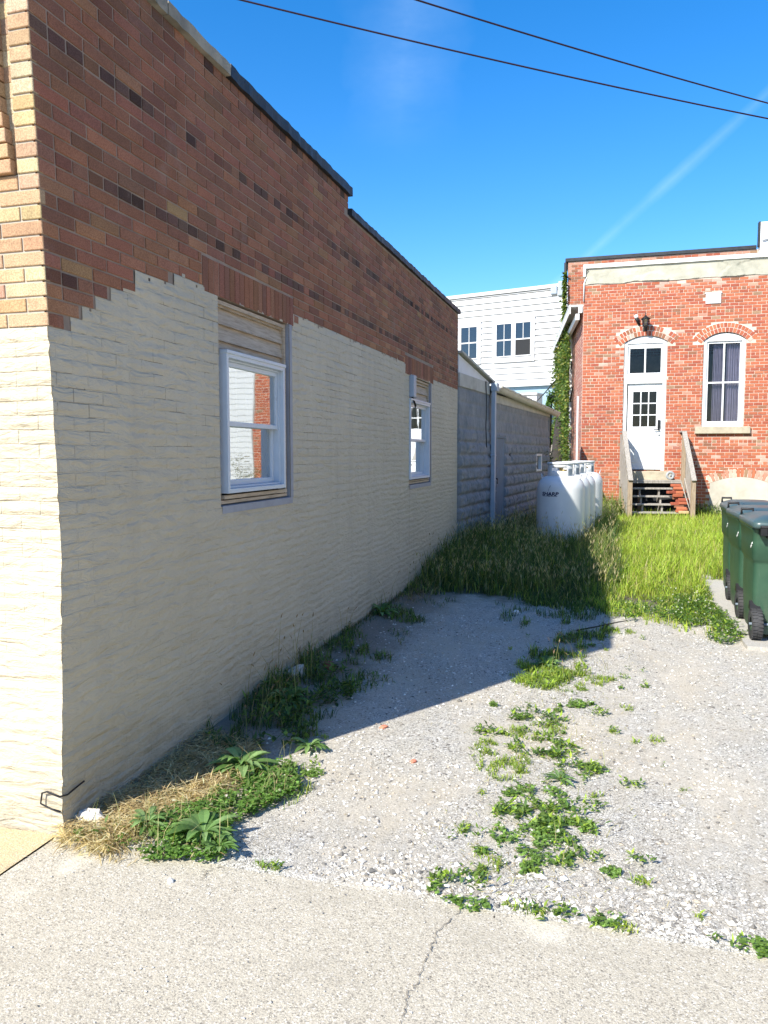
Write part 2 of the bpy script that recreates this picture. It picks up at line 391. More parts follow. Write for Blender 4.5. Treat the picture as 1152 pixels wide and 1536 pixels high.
def m_panel(t, b):
    p = t.pos(); n = t.noise(t.mapv(p, (1, 2.2, 26)), 3.2, 5, .6, .4)
    c = t.ramp(n, [(.3, (.30, .235, .165)), (.5, (.43, .345, .25)), (.7, (.52, .43, .32))])
    return c
newmat('wood_siding', m_panel, .6, 0, .3)
plain('dark_inside_shade', (.02, .022, .025), .8)
plain('soft_curtain', (.62, .60, .52), .9, var=.08, scale=5)
plain('purple_curtain', (.36, .32, .40), .9, var=.12, scale=5)
def m_glass(refl, tint, fk=1.6):
    def fn(t, b):
        g = t.node('ShaderNodeBsdfGlossy'); g.inputs['Roughness'].default_value = .02; t.put(g.inputs[0], (.93, .96, .97, 1))
        p = t.pos(); t.put(g.inputs['Normal'], t.bump(t.noise(p, 2.3, 2, .5), .10, .01))
        tr = t.node('ShaderNodeBsdfTransparent'); t.put(tr.inputs[0], (*tint, 1))
        lw = t.node('ShaderNodeFresnel'); lw.inputs[0].default_value = 1.5
        f = t.m('ADD', t.m('MULTIPLY', lw.outputs[0], fk), refl, True)
        ms = t.node('ShaderNodeMixShader'); t.l.new(f, ms.inputs[0]); t.l.new(tr.outputs[0], ms.inputs[1]); t.l.new(g.outputs[0], ms.inputs[2])
        out = next(n for n in t.n if n.type == 'OUTPUT_MATERIAL'); t.l.new(ms.outputs[0], out.inputs[0])
    return fn
newmat('glass_coated', m_glass(.40, (.75, .85, .88)))
newmat('glass', m_glass(.0, (.90, .92, .95), .7))
newmat('glass_far', m_glass(.04, (.30, .5, .6), .8))
def m_block(t, b):
    p = t.pos(); z = t.sep(p)[2]
    n = t.noise(p, 3.5, 6, .65); f = t.noise(p, 45, 4, .7)
    c = t.mix(t.ramp(n, [(.3, 0), (.7, 1)]), (.165, .185, .205), (.30, .298, .29))
    c = t.mix(t.m('MULTIPLY', t.ramp(f, [(.4, 1), (.6, 0)]), .3), c, (.19, .2, .21))
    st = t.ramp(t.noise(t.mapv(p, (1, 1, .15)), 5, 5, .6), [(.55, 0), (.75, .5)])
    c = t.mix(st, c, (.2, .19, .18))
    t.put(b.inputs['Normal'], t.bump(t.m('ADD', f, t.m('MULTIPLY', t.noise(p, 16, 4, .7), 1.5)), .6, .012))
    return c
newmat('block', m_block, .75, 0, .3)
plain('grey_metal', (.17, .21, .25), .75, var=.12, scale=3, spec=.15, dirt=(.16, .17, .18))
plain('pipe_blue', (.34, .40, .46), .45, var=.08, scale=3, spec=.5)
plain('fascia', (.46, .44, .38), .65, var=.15, scale=3, dirt=(.25, .23, .19))
plain('gutter_cream', (.60, .57, .47), .55, var=.12, scale=3, dirt=(.35, .3, .22))
plain('stucco_cream', (.46, .435, .37), .9, var=.2, scale=1.6, bump=.5, dirt=(.36, .32, .26))
plain('stucco_grey', (.40, .385, .31), .9, var=.25, scale=1.8, bump=.8, dirt=(.24, .24, .19))
plain('bounce_stucco', (.42, .38, .32), .9, var=.06, scale=1.5, bump=.3)
plain('stone_sill', (.40, .35, .26), .9, var=.2, scale=5, bump=.5)
def m_wood(c1, c2):
    def fn(t, b):
        p = t.obj(); n = t.noise(t.mapv(p, (14, 14, 1.6)), 3, 6, .65, .6)
        t.put(b.inputs['Normal'], t.bump(n, .4, .004))
        return t.mix(t.ramp(n, [(.3, 0), (.68, 1)]), c1, c2)
    return fn
newmat('grey_wood', m_wood((.20, .18, .155), (.40, .375, .335)), .85, 0, .2)
newmat('tan_wood', m_wood((.22, .16, .105), (.38, .30, .215)), .85, 0, .2)
def m_tank(t, b):
    p = t.obj(); z = t.sep(p)[2]
    c = t.mix(t.ramp(t.noise(p, 2.5, 5, .6), [(.35, 0), (.7, 1)]), (.60, .61, .61), (.66, .67, .67))
    rust = t.m('MULTIPLY', t.ramp(t.noise(p, 11, 6, .75), [(.62, 0), (.70, 1)]), .35)
    c = t.mix(rust, c, (.45, .36, .26))
    low = t.m('MULTIPLY', t.m('SUBTRACT', 1, t.sub(z, .0, .45)), t.ramp(t.noise(p, 6, 5, .7), [(.35, .1), (.7, .6)]))
    return t.mix(low, c, (.42, .42, .33))
newmat('tank_paint', m_tank, .38, 0, .5)
plain('navy_ink', (.015, .02, .07), .5)
plain('brass', (.35, .26, .10), .4, .8)
def m_bin(t, b):
    p = t.obj(); z = t.sep(p)[2]
    c = t.mix(t.ramp(t.noise(p, 3.5, 5, .6), [(.35, 0), (.7, 1)]), (.022, .065, .037), (.038, .092, .052))
    scr = t.ramp(t.noise(t.mapv(p, (30, 30, 2)), 2, 5, .7), [(.60, 0), (.75, 1)])
    c = t.mix(t.m('MULTIPLY', scr, .35), c, (.12, .17, .12))
    d = t.m('MULTIPLY', t.m('SUBTRACT', 1, t.sub(z, .0, .5)), t.ramp(t.noise(p, 8, 5, .7), [(.35, 0), (.7, .4)]))
    c = t.mix(d, c, (.22, .19, .13))
    t.put(b.inputs['Normal'], t.bump(t.noise(p, 160, 3, .6), .25, .002))
    return c
newmat('bin_plastic', m_bin, .48, 0, .45)
plain('lid_plastic', (.05, .085, .085), .34, var=.3, scale=4, bump=.15, spec=.5)
plain('black_plastic', (.012, .012, .013), .5, var=.2)
plain('rubber', (.045, .045, .047), .75, var=.3, scale=20, bump=.3)
plain('white_mark', (.8, .8, .78), .5)
plain('black_metal', (.02, .02, .02), .4, .3)
plain('cable_rubber', (.03, .012, .022), .5)
plain('crack', (.16, .14, .115), .95)
plain('blue_wall', (.27, .40, .48), .7, var=.06, scale=2)
plain('bark', (.035, .03, .025), .9, var=.4, scale=14, bump=.6)
plain('grey_plastic', (.30, .32, .33), .6)

# ================================================================== GROUND
def grid_mesh(name, xs, ys, zf, mat, kind='structure'):
    X, Y = np.meshgrid(xs, ys); Z = zf(X, Y)
    V = np.stack([X.ravel(), Y.ravel(), Z.ravel()], 1); nx = len(xs); ny = len(ys)
    i = np.arange((nx - 1) * (ny - 1)); r = i // (nx - 1); c = i % (nx - 1); a = r * nx + c
    F = np.stack([a, a + 1, a + nx + 1, a + nx], 1)
    me = fastmesh(name, V, [F], mats=[MATS[mat]] if isinstance(mat, str) else mat, smooth=True)
    o = link(name, me); return tag(o, kind=kind)
far = grid_mesh('ground', np.array([-400, -60, -20, -8, 0, 8, 20, 60, 400.]), np.array([-60, -12, 0, 20, 60, 150, 400.]), lambda x, y: x * 0 - .055, 'earth')
xs = np.concatenate([np.arange(-2.32, 1.9, .026), np.arange(1.9, 4.5, .08), np.arange(4.5, 16, .6)])
ys = np.concatenate([np.arange(2.60, 9.6, .026), np.arange(9.6, 21, .12), np.arange(21, 33, .8)])
lot = grid_mesh('gravel_lot', xs, ys, gz, 'lot')
# sidewalk: slabs with a ragged rear edge
def edge_y(x): return 2.675 + .03 * (vn(x * 3.1, x * 0 + 3.3, 2) - .5) + .02 * (vn(x * 14, x * 0, 4) - .5) + .01 * (vn(x * 50, x * 0, 9) - .5)
def slab(name, x0, x1, y0, mat, z=0., seed=0, step=.012, yf=None):
    xx = np.arange(x0, x1 + 1e-6, step); yb = (yf or edge_y)(xx)
    rows = [0, .35, .6, .8, .9, .96, .99, 1.0]
    V = []; n = len(xx)
    for k, f in enumerate(rows):
        V.append(np.stack([xx, y0 + (yb - y0) * f, np.full(n, z) + .003 * (fbm(xx * 2, xx * 0 + k, seed, 3) - .5)], 1))
    V.append(np.stack([xx, yb + .006, np.full(n, z - .08)], 1))
    V = np.concatenate(V); m_ = len(rows) + 1
    i = np.arange((n - 1) * (m_ - 1)); r = i // (n - 1); c = i % (n - 1); a = r * n + c
    F = np.stack([a, a + 1, a + n + 1, a + n], 1)
    return tag(link(name, fastmesh(name, V, [F], mats=[MATS[mat]])), kind='structure')
slab('sidewalk', -2.262, 12, -6, 'sidewalk', 0, 3)
slab('yellow_sidewalk', -14, -2.268, -6, 'yellow_slab', .003, 5, .03)
# the sidewalk's corner joint runs slantwise: a sheet of the yellow slab
mb = MB(); mb.add([(-2.268, 2.36, .0045), (-2.20, 2.652, .0045), (-2.268, 2.655, .0045)], [(0, 1, 2)])
# concrete drive pad under the bins
def pad():
    b = MB(); ys_ = np.arange(7.02, 21, .12); L = [(1.13 + .05 * (float(vn(y * 2.1, 7, 3)) - .5) - .008 * (y - 7), y) for y in ys_]
    zt = .022
    for (xa, ya), (xb, yb) in zip(L[:-1], L[1:]):
        b.quad((xa, ya, zt), (8, ya, zt), (8, yb, zt), (xb, yb, zt)); b.quad((xa, ya, -.06), (xa, ya, zt), (xb, yb, zt), (xb, yb, -.06))
    b.quad((L[0][0], 7.02, -.06), (8, 7.02, -.06), (8, 7.02, zt), (L[0][0], 7.02, zt))
    return tag(b.build('concrete_pad', MATS['driveway']), kind='structure')
pad()
def ribbon(b, pts, w, z, seed):
    r_ = random.Random(seed); P = []
    for i in range(len(pts) - 1):
        for k in range(14):
            t = k / 14; P.append(((pts[i][0] * (1 - t) + pts[i + 1][0] * t) + r_.gauss(0, .005), (pts[i][1] * (1 - t) + pts[i + 1][1] * t) + r_.gauss(0, .003)))
    P.append(pts[-1]); Ls = []
    for i, p in enumerate(P):
        a = P[max(i - 1, 0)]; c = P[min(i + 1, len(P) - 1)]; d = Vector((c[0] - a[0], c[1] - a[1])).normalized(); ww = w * (.25 + 1.2 * r_.random() ** 2)
        Ls.append(((p[0] - d.y * ww, p[1] + d.x * ww, z), (p[0] + d.y * ww, p[1] - d.x * ww, z)))
    for (a, c), (e, f) in zip(Ls[:-1], Ls[1:]): b.quad(a, c, f, e)
b = MB(); ribbon(b, [(-.49, 2.65), (-.546, 2.481), (-.547, 2.335), (-.56, 2.169), (-.556, 2.038), (-.60, 1.7)], .0015, .0045, 4)
ribbon(b, [(-1.46, 2.66), (-1.50, 2.60), (-1.49, 2.55)], .002, .0045, 8)
ribbon(b, [(-2.235, 2.655), (-2.255, 2.50), (-2.285, 2.36), (-2.40, 1.9)], .0014, .0075, 5)
tag(b.build('sidewalk_crack', MATS['crack']), kind='structure')

# ================================================================== LEFT BRICK BUILDING
BB = thing('brick_building', 'long one-storey brick building with its lower half painted cream, left of the gravel lot', 'building', (WX, YC, 0))
def warp(V):
    V = V.copy(); z = V[:, 2]; y = V[:, 1]; x = V[:, 0]
    pr = np.interp(z, [0, .1, 1.2, 1.6, 2.17, 3.9], [0, 0, .042, .03, .008, -.075])
    f = np.where(y < YC + .6, np.clip(1 - (y - YC) / .6, 0, 1.0), 0)
    V[:, 1] = y + pr * f
    return V
CH = .061; ZB = 2.175
def paint_top(y):
    for a, z in ((2.84, ZB), (2.92, ZB + CH), (3.02, ZB + 2 * CH), (3.13, ZB + 3 * CH), (3.33, ZB + 4 * CH), (3.67, ZB + 6 * CH), (4.0, ZB + 7 * CH), (5.28, 2.575), (8.5, ZB + 8 * CH), (9.85, 2.575)):
        if y < a: return z
    return ZB + 7 * CH
W1 = (4.15, 5.19, 1.33, 2.575); W2 = (8.62, 9.70, 1.28, 2.545)
STEP_Y = 6.5
def top_z(y): return 3.885 if y < STEP_Y else 3.725
def painted_wall():
    ys_ = np.arange(YC, YE + 1e-6, .016); zs_ = np.arange(-.15, 2.80, .0153)
    # snap columns/rows near openings
    def snap(a, v): a[np.argmin(abs(a - v))] = v
    for v in (W1[0], W1[1], W2[0], W2[1]): snap(ys_, v)
    for v in (W1[2], W1[3], W2[2], W2[3], ZB, ZB + CH, ZB + 2 * CH, ZB + 3 * CH, ZB + 4 * CH, ZB + 6 * CH, ZB + 7 * CH, ZB + 8 * CH): snap(zs_, v)
    Y, Z = np.meshgrid(ys_, zs_)
    lump = .010 * (fbm(Y * 1.7, Z * 3.2, 3, 4) - .47) + .004 * (fbm(Y * 6, Z * 9, 8, 3) - .45) * (1.2 - .8 * ss(Z, 1.0, 2.1))
    crs = (((Z - ZB) / CH) % 1.0); joint = np.exp(-((np.minimum(crs, 1 - crs)) / .13) ** 2)
    lump = lump - .0012 * joint * np.clip(fbm(Y * 1.1, Z * 2.3, 21, 3) * 1.8 - .3, 0, 1)
    near = ss(Y, YC, YC + .03); Xp = WX - .001 + lump * near
    for w in (W1, W2):
        e = np.maximum(np.maximum(w[0] - Y, Y - w[1]), np.maximum(w[2] - Z, Z - w[3])); Xp = np.where(e < .02, WX - .001, Xp)
    jag = np.where(Y < YC + .001, .012 * (vn(Z * 30, Z * 0, 5) - .5) + .01 * (vn(Z * 9, Z * 0, 6) - .5), 0)
    Y2 = Y + jag
    V = warp(np.stack([Xp.ravel(), Y2.ravel(), Z.ravel()], 1)); nx = len(ys_)
    r, c = np.meshgrid(np.arange(len(zs_) - 1), np.arange(nx - 1), indexing='ij'); r = r.ravel(); c = c.ravel()
    yc_ = (ys_[c] + ys_[c + 1]) / 2; zc = (zs_[r] + zs_[r + 1]) / 2
    pt = np.array([paint_top(v) for v in yc_])
    keep = zc < pt + .030 * (vn(yc_ * 17, zc * 5, 77) - .5) * (vn(yc_ * 3, zc * 2, 78) > .35) - .02 * (vn(yc_ * 40, zc * 40, 79) > .8)
    for w in (W1, W2): keep &= ~((yc_ > w[0]) & (yc_ < w[1]) & (zc > w[2]) & (zc < w[3]))
    r = r[keep]; c = c[keep]; a = r * nx + c
    F = np.stack([a, a + 1, a + nx + 1, a + nx], 1)
    # front face (facing the street), painted part
    xs_ = np.concatenate([-np.geomspace(.0001, 6.9, 260)[::-1] + WX]); xs_[-1] = WX
    X, Zf = np.meshgrid(xs_, zs_[zs_ <= ZB + 1e-6])
    lf = .012 * (fbm(X * 2.1, Zf * 3.5, 31, 4) - .47) * ss(WX - X, 0, .03); jagf = np.where(X > WX - .0002, .012 * (vn(Zf * 30, Zf * 0, 5) - .5) + .01 * (vn(Zf * 9, Zf * 0, 6) - .5), 0)
    crs = (((Zf - ZB) / CH) % 1.0); lf -= .003 * np.exp(-((np.minimum(crs, 1 - crs)) / .13) ** 2) * ss(WX - X, 0, .03)
    V2 = warp(np.stack([np.where(X > WX - .0002, WX - .001, X).ravel(), (YC - lf + jagf).ravel(), Zf.ravel()], 1)); n2 = len(xs_); m2 = X.shape[0]
    i = np.arange((n2 - 1) * (m2 - 1)); rr = i // (n2 - 1); cc = i % (n2 - 1); a = rr * n2 + cc + len(V)
    F2 = np.stack([a, a + 1, a + n2 + 1, a + n2], 1)
    return link('painted_wall', fastmesh('painted_wall', np.concatenate([V, V2]), [np.concatenate([F, F2])], mats=[MATS['painted']], smooth=True), BB)
painted_wall()
rb = random.Random(3)
def bc(base, v=.12):
    k = 1 + rb.gauss(0, v); return tuple(max(.01, c * k * (1 + rb.gauss(0, .04))) for c in base)
RED = (.375, .170, .100); ORG = (.43, .215, .118); DRK = (.30, .142, .09); PUR = (.150, .086, .062); TAN = (.44, .27, .13)
def pick_red(z):
    t = rb.random(); o = .16 * max(0, min(1, (3.0 - z) / .7))
    if t < .70 - o * .5: return bc(RED, .075)
    if t < .78 + o: return bc(ORG, .08)
    if t < .996: return bc(DRK, .10)
    return bc(TAN)
def face_brick(b, y0, y1, z0, z1, col, x=WX, d=.05):
    j = rb.gauss(0, .0008); xo = x + j; e = .0035; s = rb.gauss(0, .0006)
    vs = [(x - .02, y0, z0), (x - .02, y1, z0), (x - .02, y1, z1), (x - .02, y0, z1), (xo - .002, y0 + .001, z0 + s), (xo - .002, y1 - .001, z0 + s), (xo - .002, y1 - .001, z1 + s), (xo - .002, y0 + .001, z1 + s),
          (xo, y0 + e, z0 + e + s), (xo, y1 - e, z0 + e + s), (xo, y1 - e, z1 - e + s), (xo, y0 + e, z1 - e + s)]
    b.add(vs, [(8, 9, 10, 11), (4, 5, 9, 8), (5, 6, 10, 9), (6, 7, 11, 10), (7, 4, 8, 11), (0, 1, 5, 4), (1, 2, 6, 5), (2, 3, 7, 6), (3, 0, 4, 7)], col=col)
def brick_wall():
    b = MB(); g = .0085; k = 0
    LINT = ((3.98, 5.28, 2.575, 2.775), (8.44, 9.86, 2.545, 2.755))
    while True:
        z0 = ZB + k * CH; z1 = z0 + CH - g
        if z0 > 3.87: break
        hdr = (k % 8) == 3
        L = .103 if hdr else .206; y = YC - (0 if (k % 2) else .103) if not hdr else YC
        n = 0
        while y < YE - .01:
            ya = max(y, YC); yb = min(y + L, YE); y += L; n += 1
            if yb - ya < .03: continue
            yc = (ya + yb) / 2; zc = (z0 + z1) / 2
            if z1 > top_z(yc) + .01: continue
            if zc < paint_top(yc): 
                continue
            cut = False
            for (la, lb, lz, lt) in LINT:
                if z0 < lt - .02 and zc > lz - .01 and yb > la and ya < lb:
                    if ya < la - .03: yb = la - .004
                    elif yb > lb + .03: ya = lb + .004
                    else: cut = True
            if cut or yb - ya < .03: continue
            col = pick_red(zc)
            if hdr: col = bc(PUR, .25) if rb.random() < .5 else bc(DRK, .15)
            if 2.82 < zc < 2.95 and rb.random() < .25 and not hdr: col = bc(DRK)
            face_brick(b, ya + g / 2, yb - g / 2, z0 + g / 2, z1 + g / 2, col)
        k += 1
    for (la, lb, lz, lt) in LINT:
        n = int(round((lb - la) / .066)); w = (lb - la) / n
        for i in range(n):
            col = bc(RED if rb.random() < .7 else DRK, .09)
            face_brick(b, la + i * w + .003, la + (i + 1) * w - .003, lz + .002, lt - .004, col)
    # mortar backing and window reveals' tops
    def mq(y0, y1, z0, z1, x=WX - .0055): b.quad((x, y0, z0), (x, y1, z0), (x, y1, z1), (x, y0, z1), mi=1)
    mq(YC, W1[0], ZB - .03, 3.885); mq(W1[0], W1[1], W1[3] + .0, 3.885); mq(W1[1], STEP_Y, ZB - .03, 3.885)
    mq(STEP_Y, W2[0], ZB - .03, 3.725); mq(W2[0], W2[1], W2[3], 3.725); mq(W2[1], YE, ZB - .03, 3.725)
    for w in (W1, W2): b.quad((WX - .008, w[0], w[3]), (WX - .3, w[0], w[3]), (WX - .3, w[1], w[3]), (WX - .008, w[1], w[3]), mi=1)
    # parapet step and far end
    b.quad((WX - .008, STEP_Y, 3.6), (WX - .3, STEP_Y, 3.6), (WX - .3, STEP_Y, 3.885), (WX - .008, STEP_Y, 3.885), mi=1)
    b.quad((WX - .004, YE, -.1), (WX - 7, YE, -.1), (WX - 7, YE, 3.72), (WX - .004, YE, 3.72), mi=1)
    b.box(WX - 7, WX - .3, YC + .3, YE, 3.45, 3.55, mi=1)
    b.box(WX - .3, WX - .022, YC + .02, STEP_Y - .001, 3.45, 3.884, mi=1); b.box(WX - .3, WX - .022, STEP_Y + .001, YE - .01, 3.45, 3.724, mi=1)
    return b.build('brick_wall', [MATS['bricks'], MATS['mortar']], BB, warp=warp)
brick_wall()
def front_wall():
    b = MB(); g = .0085
    BUF = (.60, .43, .25); BU2 = (.56, .37, .21); BU3 = (.66, .53, .34); BU4 = (.50, .33, .20)
    k = 0
    def fb(xa, xb, z0, z1, out):
        col = bc(rb.choice((BUF, BUF, BU2, BU3, BU4)), .07); y = YC - out; e = .003
        b.add([(xa, YC + .03, z0), (xb, YC + .03, z0), (xb, YC + .03, z1), (xa, YC + .03, z1), (xa, y + .002, z0), (xb, y + .002, z0), (xb, y + .002, z1), (xa, y + .002, z1), (xa + e, y, z0 + e), (xb - e, y, z0 + e), (xb - e, y, z1 - e), (xa + e, y, z1 - e)],
              [(8, 9, 10, 11), (4, 5, 9, 8), (5, 6, 10, 9), (6, 7, 11, 10), (7, 4, 8, 11), (0, 1, 5, 4), (1, 2, 6, 5), (2, 3, 7, 6), (3, 0, 4, 7)], col=col)
    while True:
        z0 = ZB + k * CH + g / 2; z1 = z0 + CH - g
        if z0 > 3.87: break
        # corner pier; higher up a recessed slot with stepped edges parts it from the wall
        pier = None if k < 10 else .108
        x = WX
        if pier: 
            fb(WX - pier + g / 2, WX - .001, z0, z1, .0); slot = (.006, .014, .022, .030, .038)[k - 10] if k < 15 else .040
            fb(WX - pier - slot - .02, WX - pier + .002, z0 - g / 2, z1 + g / 2, -.02)
            lw = WX - pier - slot
            L = .103 if k % 2 else .206; x = lw; jut = .02
        else: L = .103 if k % 2 else .206; jut = 0
        while x > -9.2:
            fb(x - L + g / 2, x - g / 2 if x < WX else x - .001, z0, z1, jut if pier and x > -3.2 else 0); x -= L if L == .206 else L; L = .206
        k += 1
    b.quad((-9.2, YC + .006, ZB - .03), (WX - .02, YC + .006, ZB - .03), (WX - .02, YC + .006, ZB + 10 * CH), (-9.2, YC + .006, ZB + 10 * CH), mi=1)
    b.quad((-9.2, YC + .028, ZB + 10 * CH), (WX - .02, YC + .028, ZB + 10 * CH), (WX - .02, YC + .028, 3.885), (-9.2, YC + .028, 3.885), mi=1)
    b.quad((WX - .106, YC + .006, ZB + 10 * CH), (WX - .02, YC + .006, ZB + 10 * CH), (WX - .02, YC + .006, 3.885), (WX - .106, YC + .006, 3.885), mi=1)
    b.quad((-9.2, YC - .014, ZB + 10 * CH), (WX - .18, YC - .014, ZB + 10 * CH), (WX - .18, YC - .014, 3.885), (-9.2, YC - .014, 3.885), mi=1)
    b.box(-9.2, WX - .3, YC + .03, YC + .3, 3.4, 3.884, mi=1)
    return b.build('front_brick_wall', [MATS['bricks'], MATS['front_mortar']], BB, warp=warp)
front_wall()
# coping: concrete near the corner, tarred further back
def coping(name, y0, y1, z, mat, over, thick, x1=-.34):
    n = max(2, int((y1 - y0) / .06)); V = []; b = MB(); r_ = random.Random(int(y0 * 10))
    for i in range(n + 1):
        y = y0 + (y1 - y0) * i / n; j = r_.gauss(0, .003); k = r_.gauss(0, .0028)
        V.append([(WX + over + j, y, z - .004 + k * .6), (WX + over + j * .7, y, z + thick + k), (WX - .15, y, z + thick + .015 + k), (WX + x1, y, z + thick + k), (WX + x1, y, z - .004), (WX - .012, y, z - .004)])
    for A, B in zip(V[:-1], V[1:]):
        for q in range(6): b.quad(A[q], A[(q + 1) % 6], B[(q + 1) % 6], B[q])
    b.add(V[0], [(5, 4, 3, 2, 1, 0)]); b.add(V[-1], [(0, 1, 2, 3, 4, 5)])
    return b.build(name, MATS[mat], BB, warp=warp)
coping('coping', YC - .03, 3.62, 3.885, 'coping_concrete', .03, .065); coping('coping', 3.63, 4.29, 3.886, 'coping_concrete', .034, .06)
coping('tar_coping', 4.30, STEP_Y + .03, 3.885, 'tar', .028, .07); coping('tar_coping', STEP_Y + .032, YE + .03, 3.725, 'tar', .028, .055)
b = MB(); b.box(-9.2, WX - .3, YC - .03, YC + .33, 3.886, 3.95); b.build('front_coping', MATS['coping_concrete'], BB, warp=warp)
# windows
def wall_window(w, near_strip, unit, name_label, glassmat, seed):
    y0, y1, z0, z1 = w; D = .13; b = MB()
    # painted reveals and sloping sill
    b.quad((WX - .001, y1, z0), (WX - D, y1, z0), (WX - D, y1, z1), (WX - .001, y1, z1)); b.quad((WX - D, y0, z0), (WX - .001, y0, z0), (WX - .001, y0, z1), (WX - D, y0, z1))
    b.quad((WX + .004, y0 + .01, z0 - .045), (WX + .004, y1 + .035, z0 - .045), (WX + .004, y1 + .035, z0), (WX + .004, y0 + .01, z0))
    b.quad((WX + .004, y0 + .01, z0), (WX + .004, y1 + .035, z0), (WX - D, y1, z0 + .02), (WX - D, y0, z0 + .02))
    # grey band painted on the wall face along the far jamb
    b.quad((WX + .004, y1, z0 - .0), (WX + .004, y1 + .05, z0 - .0), (WX + .004, y1 + .045, z1), (WX + .004, y1, z1))
    fr = b.build('window_reveal', MATS['grey_reveal'], BB)
    # vinyl siding infill
    b = MB(); zz = z0 + .02; r_ = random.Random(seed)
    ua, ub, uz0, uz1 = unit
    while zz < z1 - .01:
        zt = min(zz + .098, z1)
        for (ya, yb) in ([(y0, y1)] if zz > uz1 - .03 else [(y0, ua + .02), (ub - .01, y1 - .035)]):
            lo = zz; 
            b.quad((WX - .030, ya, lo), (WX - .030, yb, lo), (WX - .052, yb, zt), (WX - .052, ya, zt)); b.quad((WX - .05, ya, lo), (WX - .05, yb, lo), (WX - .030, yb, lo), (WX - .030, ya, lo))
        zz = zt
    b.box(WX - .06, WX - .022, y1 - .045, y1 - .015, z0 + .02, z1 - .005); b.box(WX - .05, WX - .018, y0, y1 - .05, z1 - .035, z1 - .012)
    b.box(WX - .055, WX - .012, y0 + .02, y1 - .03, z0 + .012, z0 + .032); b.box(WX - .055, WX - .004, ua - .012, y1 - .05, z0 + .04, uz0 - .012)
    b.build('siding_infill', MATS['wood_siding'], BB)
    # window unit
    wn = thing('window', None, None); wn.parent = BB; wn.location = (WX - BB.location.x, (ua + ub) / 2 - YC, uz0)
    X = WX; b = MB(); o = .018; f = .045
    def fr_(b, ya, yb, za, zb, xa, xb, wd):
        b.box(xa, xb, ya, ya + wd, za, zb); b.box(xa, xb, yb - wd, yb, za, zb); b.box(xa, xb, ya + wd, yb - wd, zb - wd, zb); b.box(xa, xb, ya + wd, yb - wd, za, za + wd)
    fr_(b, ua, ub, uz0, uz1, X - .10, X + o, .028); fr_(b, ua + .028, ub - .028, uz0 + .028, uz1 - .028, X - .10, X - .012, .014)
    b.box(X - .03, X + .026, ua - .006, ub + .004, uz1 - .004, uz1 + .018)
    b.build('window_frame', MATS['vinyl_white'], wn, bevel=.003)
    zm = (uz0 + uz1) / 2 + .005; ia = ua + .042; ib = ub - .042
    b = MB(); fr_(b, ia, ib, zm - .018, uz1 - .042, X - .05, X - .022, .03); s = b.build('upper_sash', MATS['vinyl_white'], wn, bevel=.003)
    b = MB(); fr_(b, ia, ib, uz0 + .042, zm + .018, X - .088, X - .055, .036); b.build('lower_sash', MATS['vinyl_white'], wn, bevel=.003)
    b = MB(); b.quad((X - .036, ia + .03, zm + .012), (X - .036, ib - .03, zm + .012), (X - .036, ib - .03, uz1 - .072), (X - .036, ia + .03, uz1 - .072)); b.build('pane', MATS[glassmat], wn)
    b = MB(); b.quad((X - .072, ia + .036, uz0 + .078), (X - .072, ib - .036, uz0 + .078), (X - .072, ib - .036, zm - .018), (X - .072, ia + .036, zm - .018)); b.build('pane', MATS[glassmat], wn)
    # curtain with folds
    b = MB(); n = 46; P = []
    for i in range(n + 1):
        y = ia + (ib - ia) * (.0 + .80 * i / n); P.append((X - .15 + .018 * math.sin(i * .9) + .008 * math.sin(i * 2.3 + 1), y))
    for (xa, ya), (xb, yb) in zip(P[:-1], P[1:]): b.quad((xa, ya, uz0), (xb, yb, uz0), (xb, yb, uz1), (xa, ya, uz1), smooth=True)
    b.build('curtain', MATS['soft_curtain'], wn)
    b = MB(); b.quad((X - .6, y0 - .4, z0 - .4), (X - .6, y1 + .4, z0 - .4), (X - .6, y1 + .4, z1 + .2), (X - .6, y0 - .4, z1 + .2))
    b.quad((X - .6, y1 + .4, z0 - .4), (X - .14, y1 + .4, z0 - .4), (X - .14, y1 + .4, z1 + .2), (X - .6, y1 + .4, z1 + .2)); b.build('room', MATS['dark_inside_shade'], wn)
wall_window(W1, 0, (4.215, 5.075, 1.405, 2.255), '', 'glass_coated', 1)
wall_window(W2, 0, (8.62, 9.60, 1.345, 2.265), '', 'glass_coated', 2)
# cracks running down from the second window
b = MB(); r_ = random.Random(9)
for (y, za, zb) in ((8.62, 1.27, .55),):
    P = []; n = 30
    for i in range(n + 1): P.append((y + r_.gauss(0, .004) - .02 * i / n, za + (zb - za) * i / n))
    for (ya, a), (yb, c) in zip(P[:-1], P[1:]): w_ = .002 + .003 * r_.random(); b.quad((WX + .008, ya - w_, a), (WX + .008, ya + w_, a), (WX + .008, yb + w_, c), (WX + .008, yb - w_, c))
b.build('wall_crack', MATS['sill_wood'], BB)

# small box with wires in the second window's head
ub_ = thing('utility_box', 'small pale blue-grey box with dangling black wires at the head of the farther alley window', 'utility box', (WX - .03, 8.72, 2.30))
b = MB(); b.box(-.03, .075, -.06, .06, .0, .25); b.build('box_cover', MATS['pipe_blue'], ub_, True, bevel=.006)
b = MB(); 
for i, (dy, dz) in enumerate(((-.03, -.09), (0, -.12), (.03, -.10))): b.tube([(.04, dy, .0), (.06, dy + .02, dz * .6), (.065, dy + .05, dz), (.05, .08, -.05), (.0, .1, -.02)], .006, 6)
b.build('wire', MATS['black_plastic'], ub_, True)
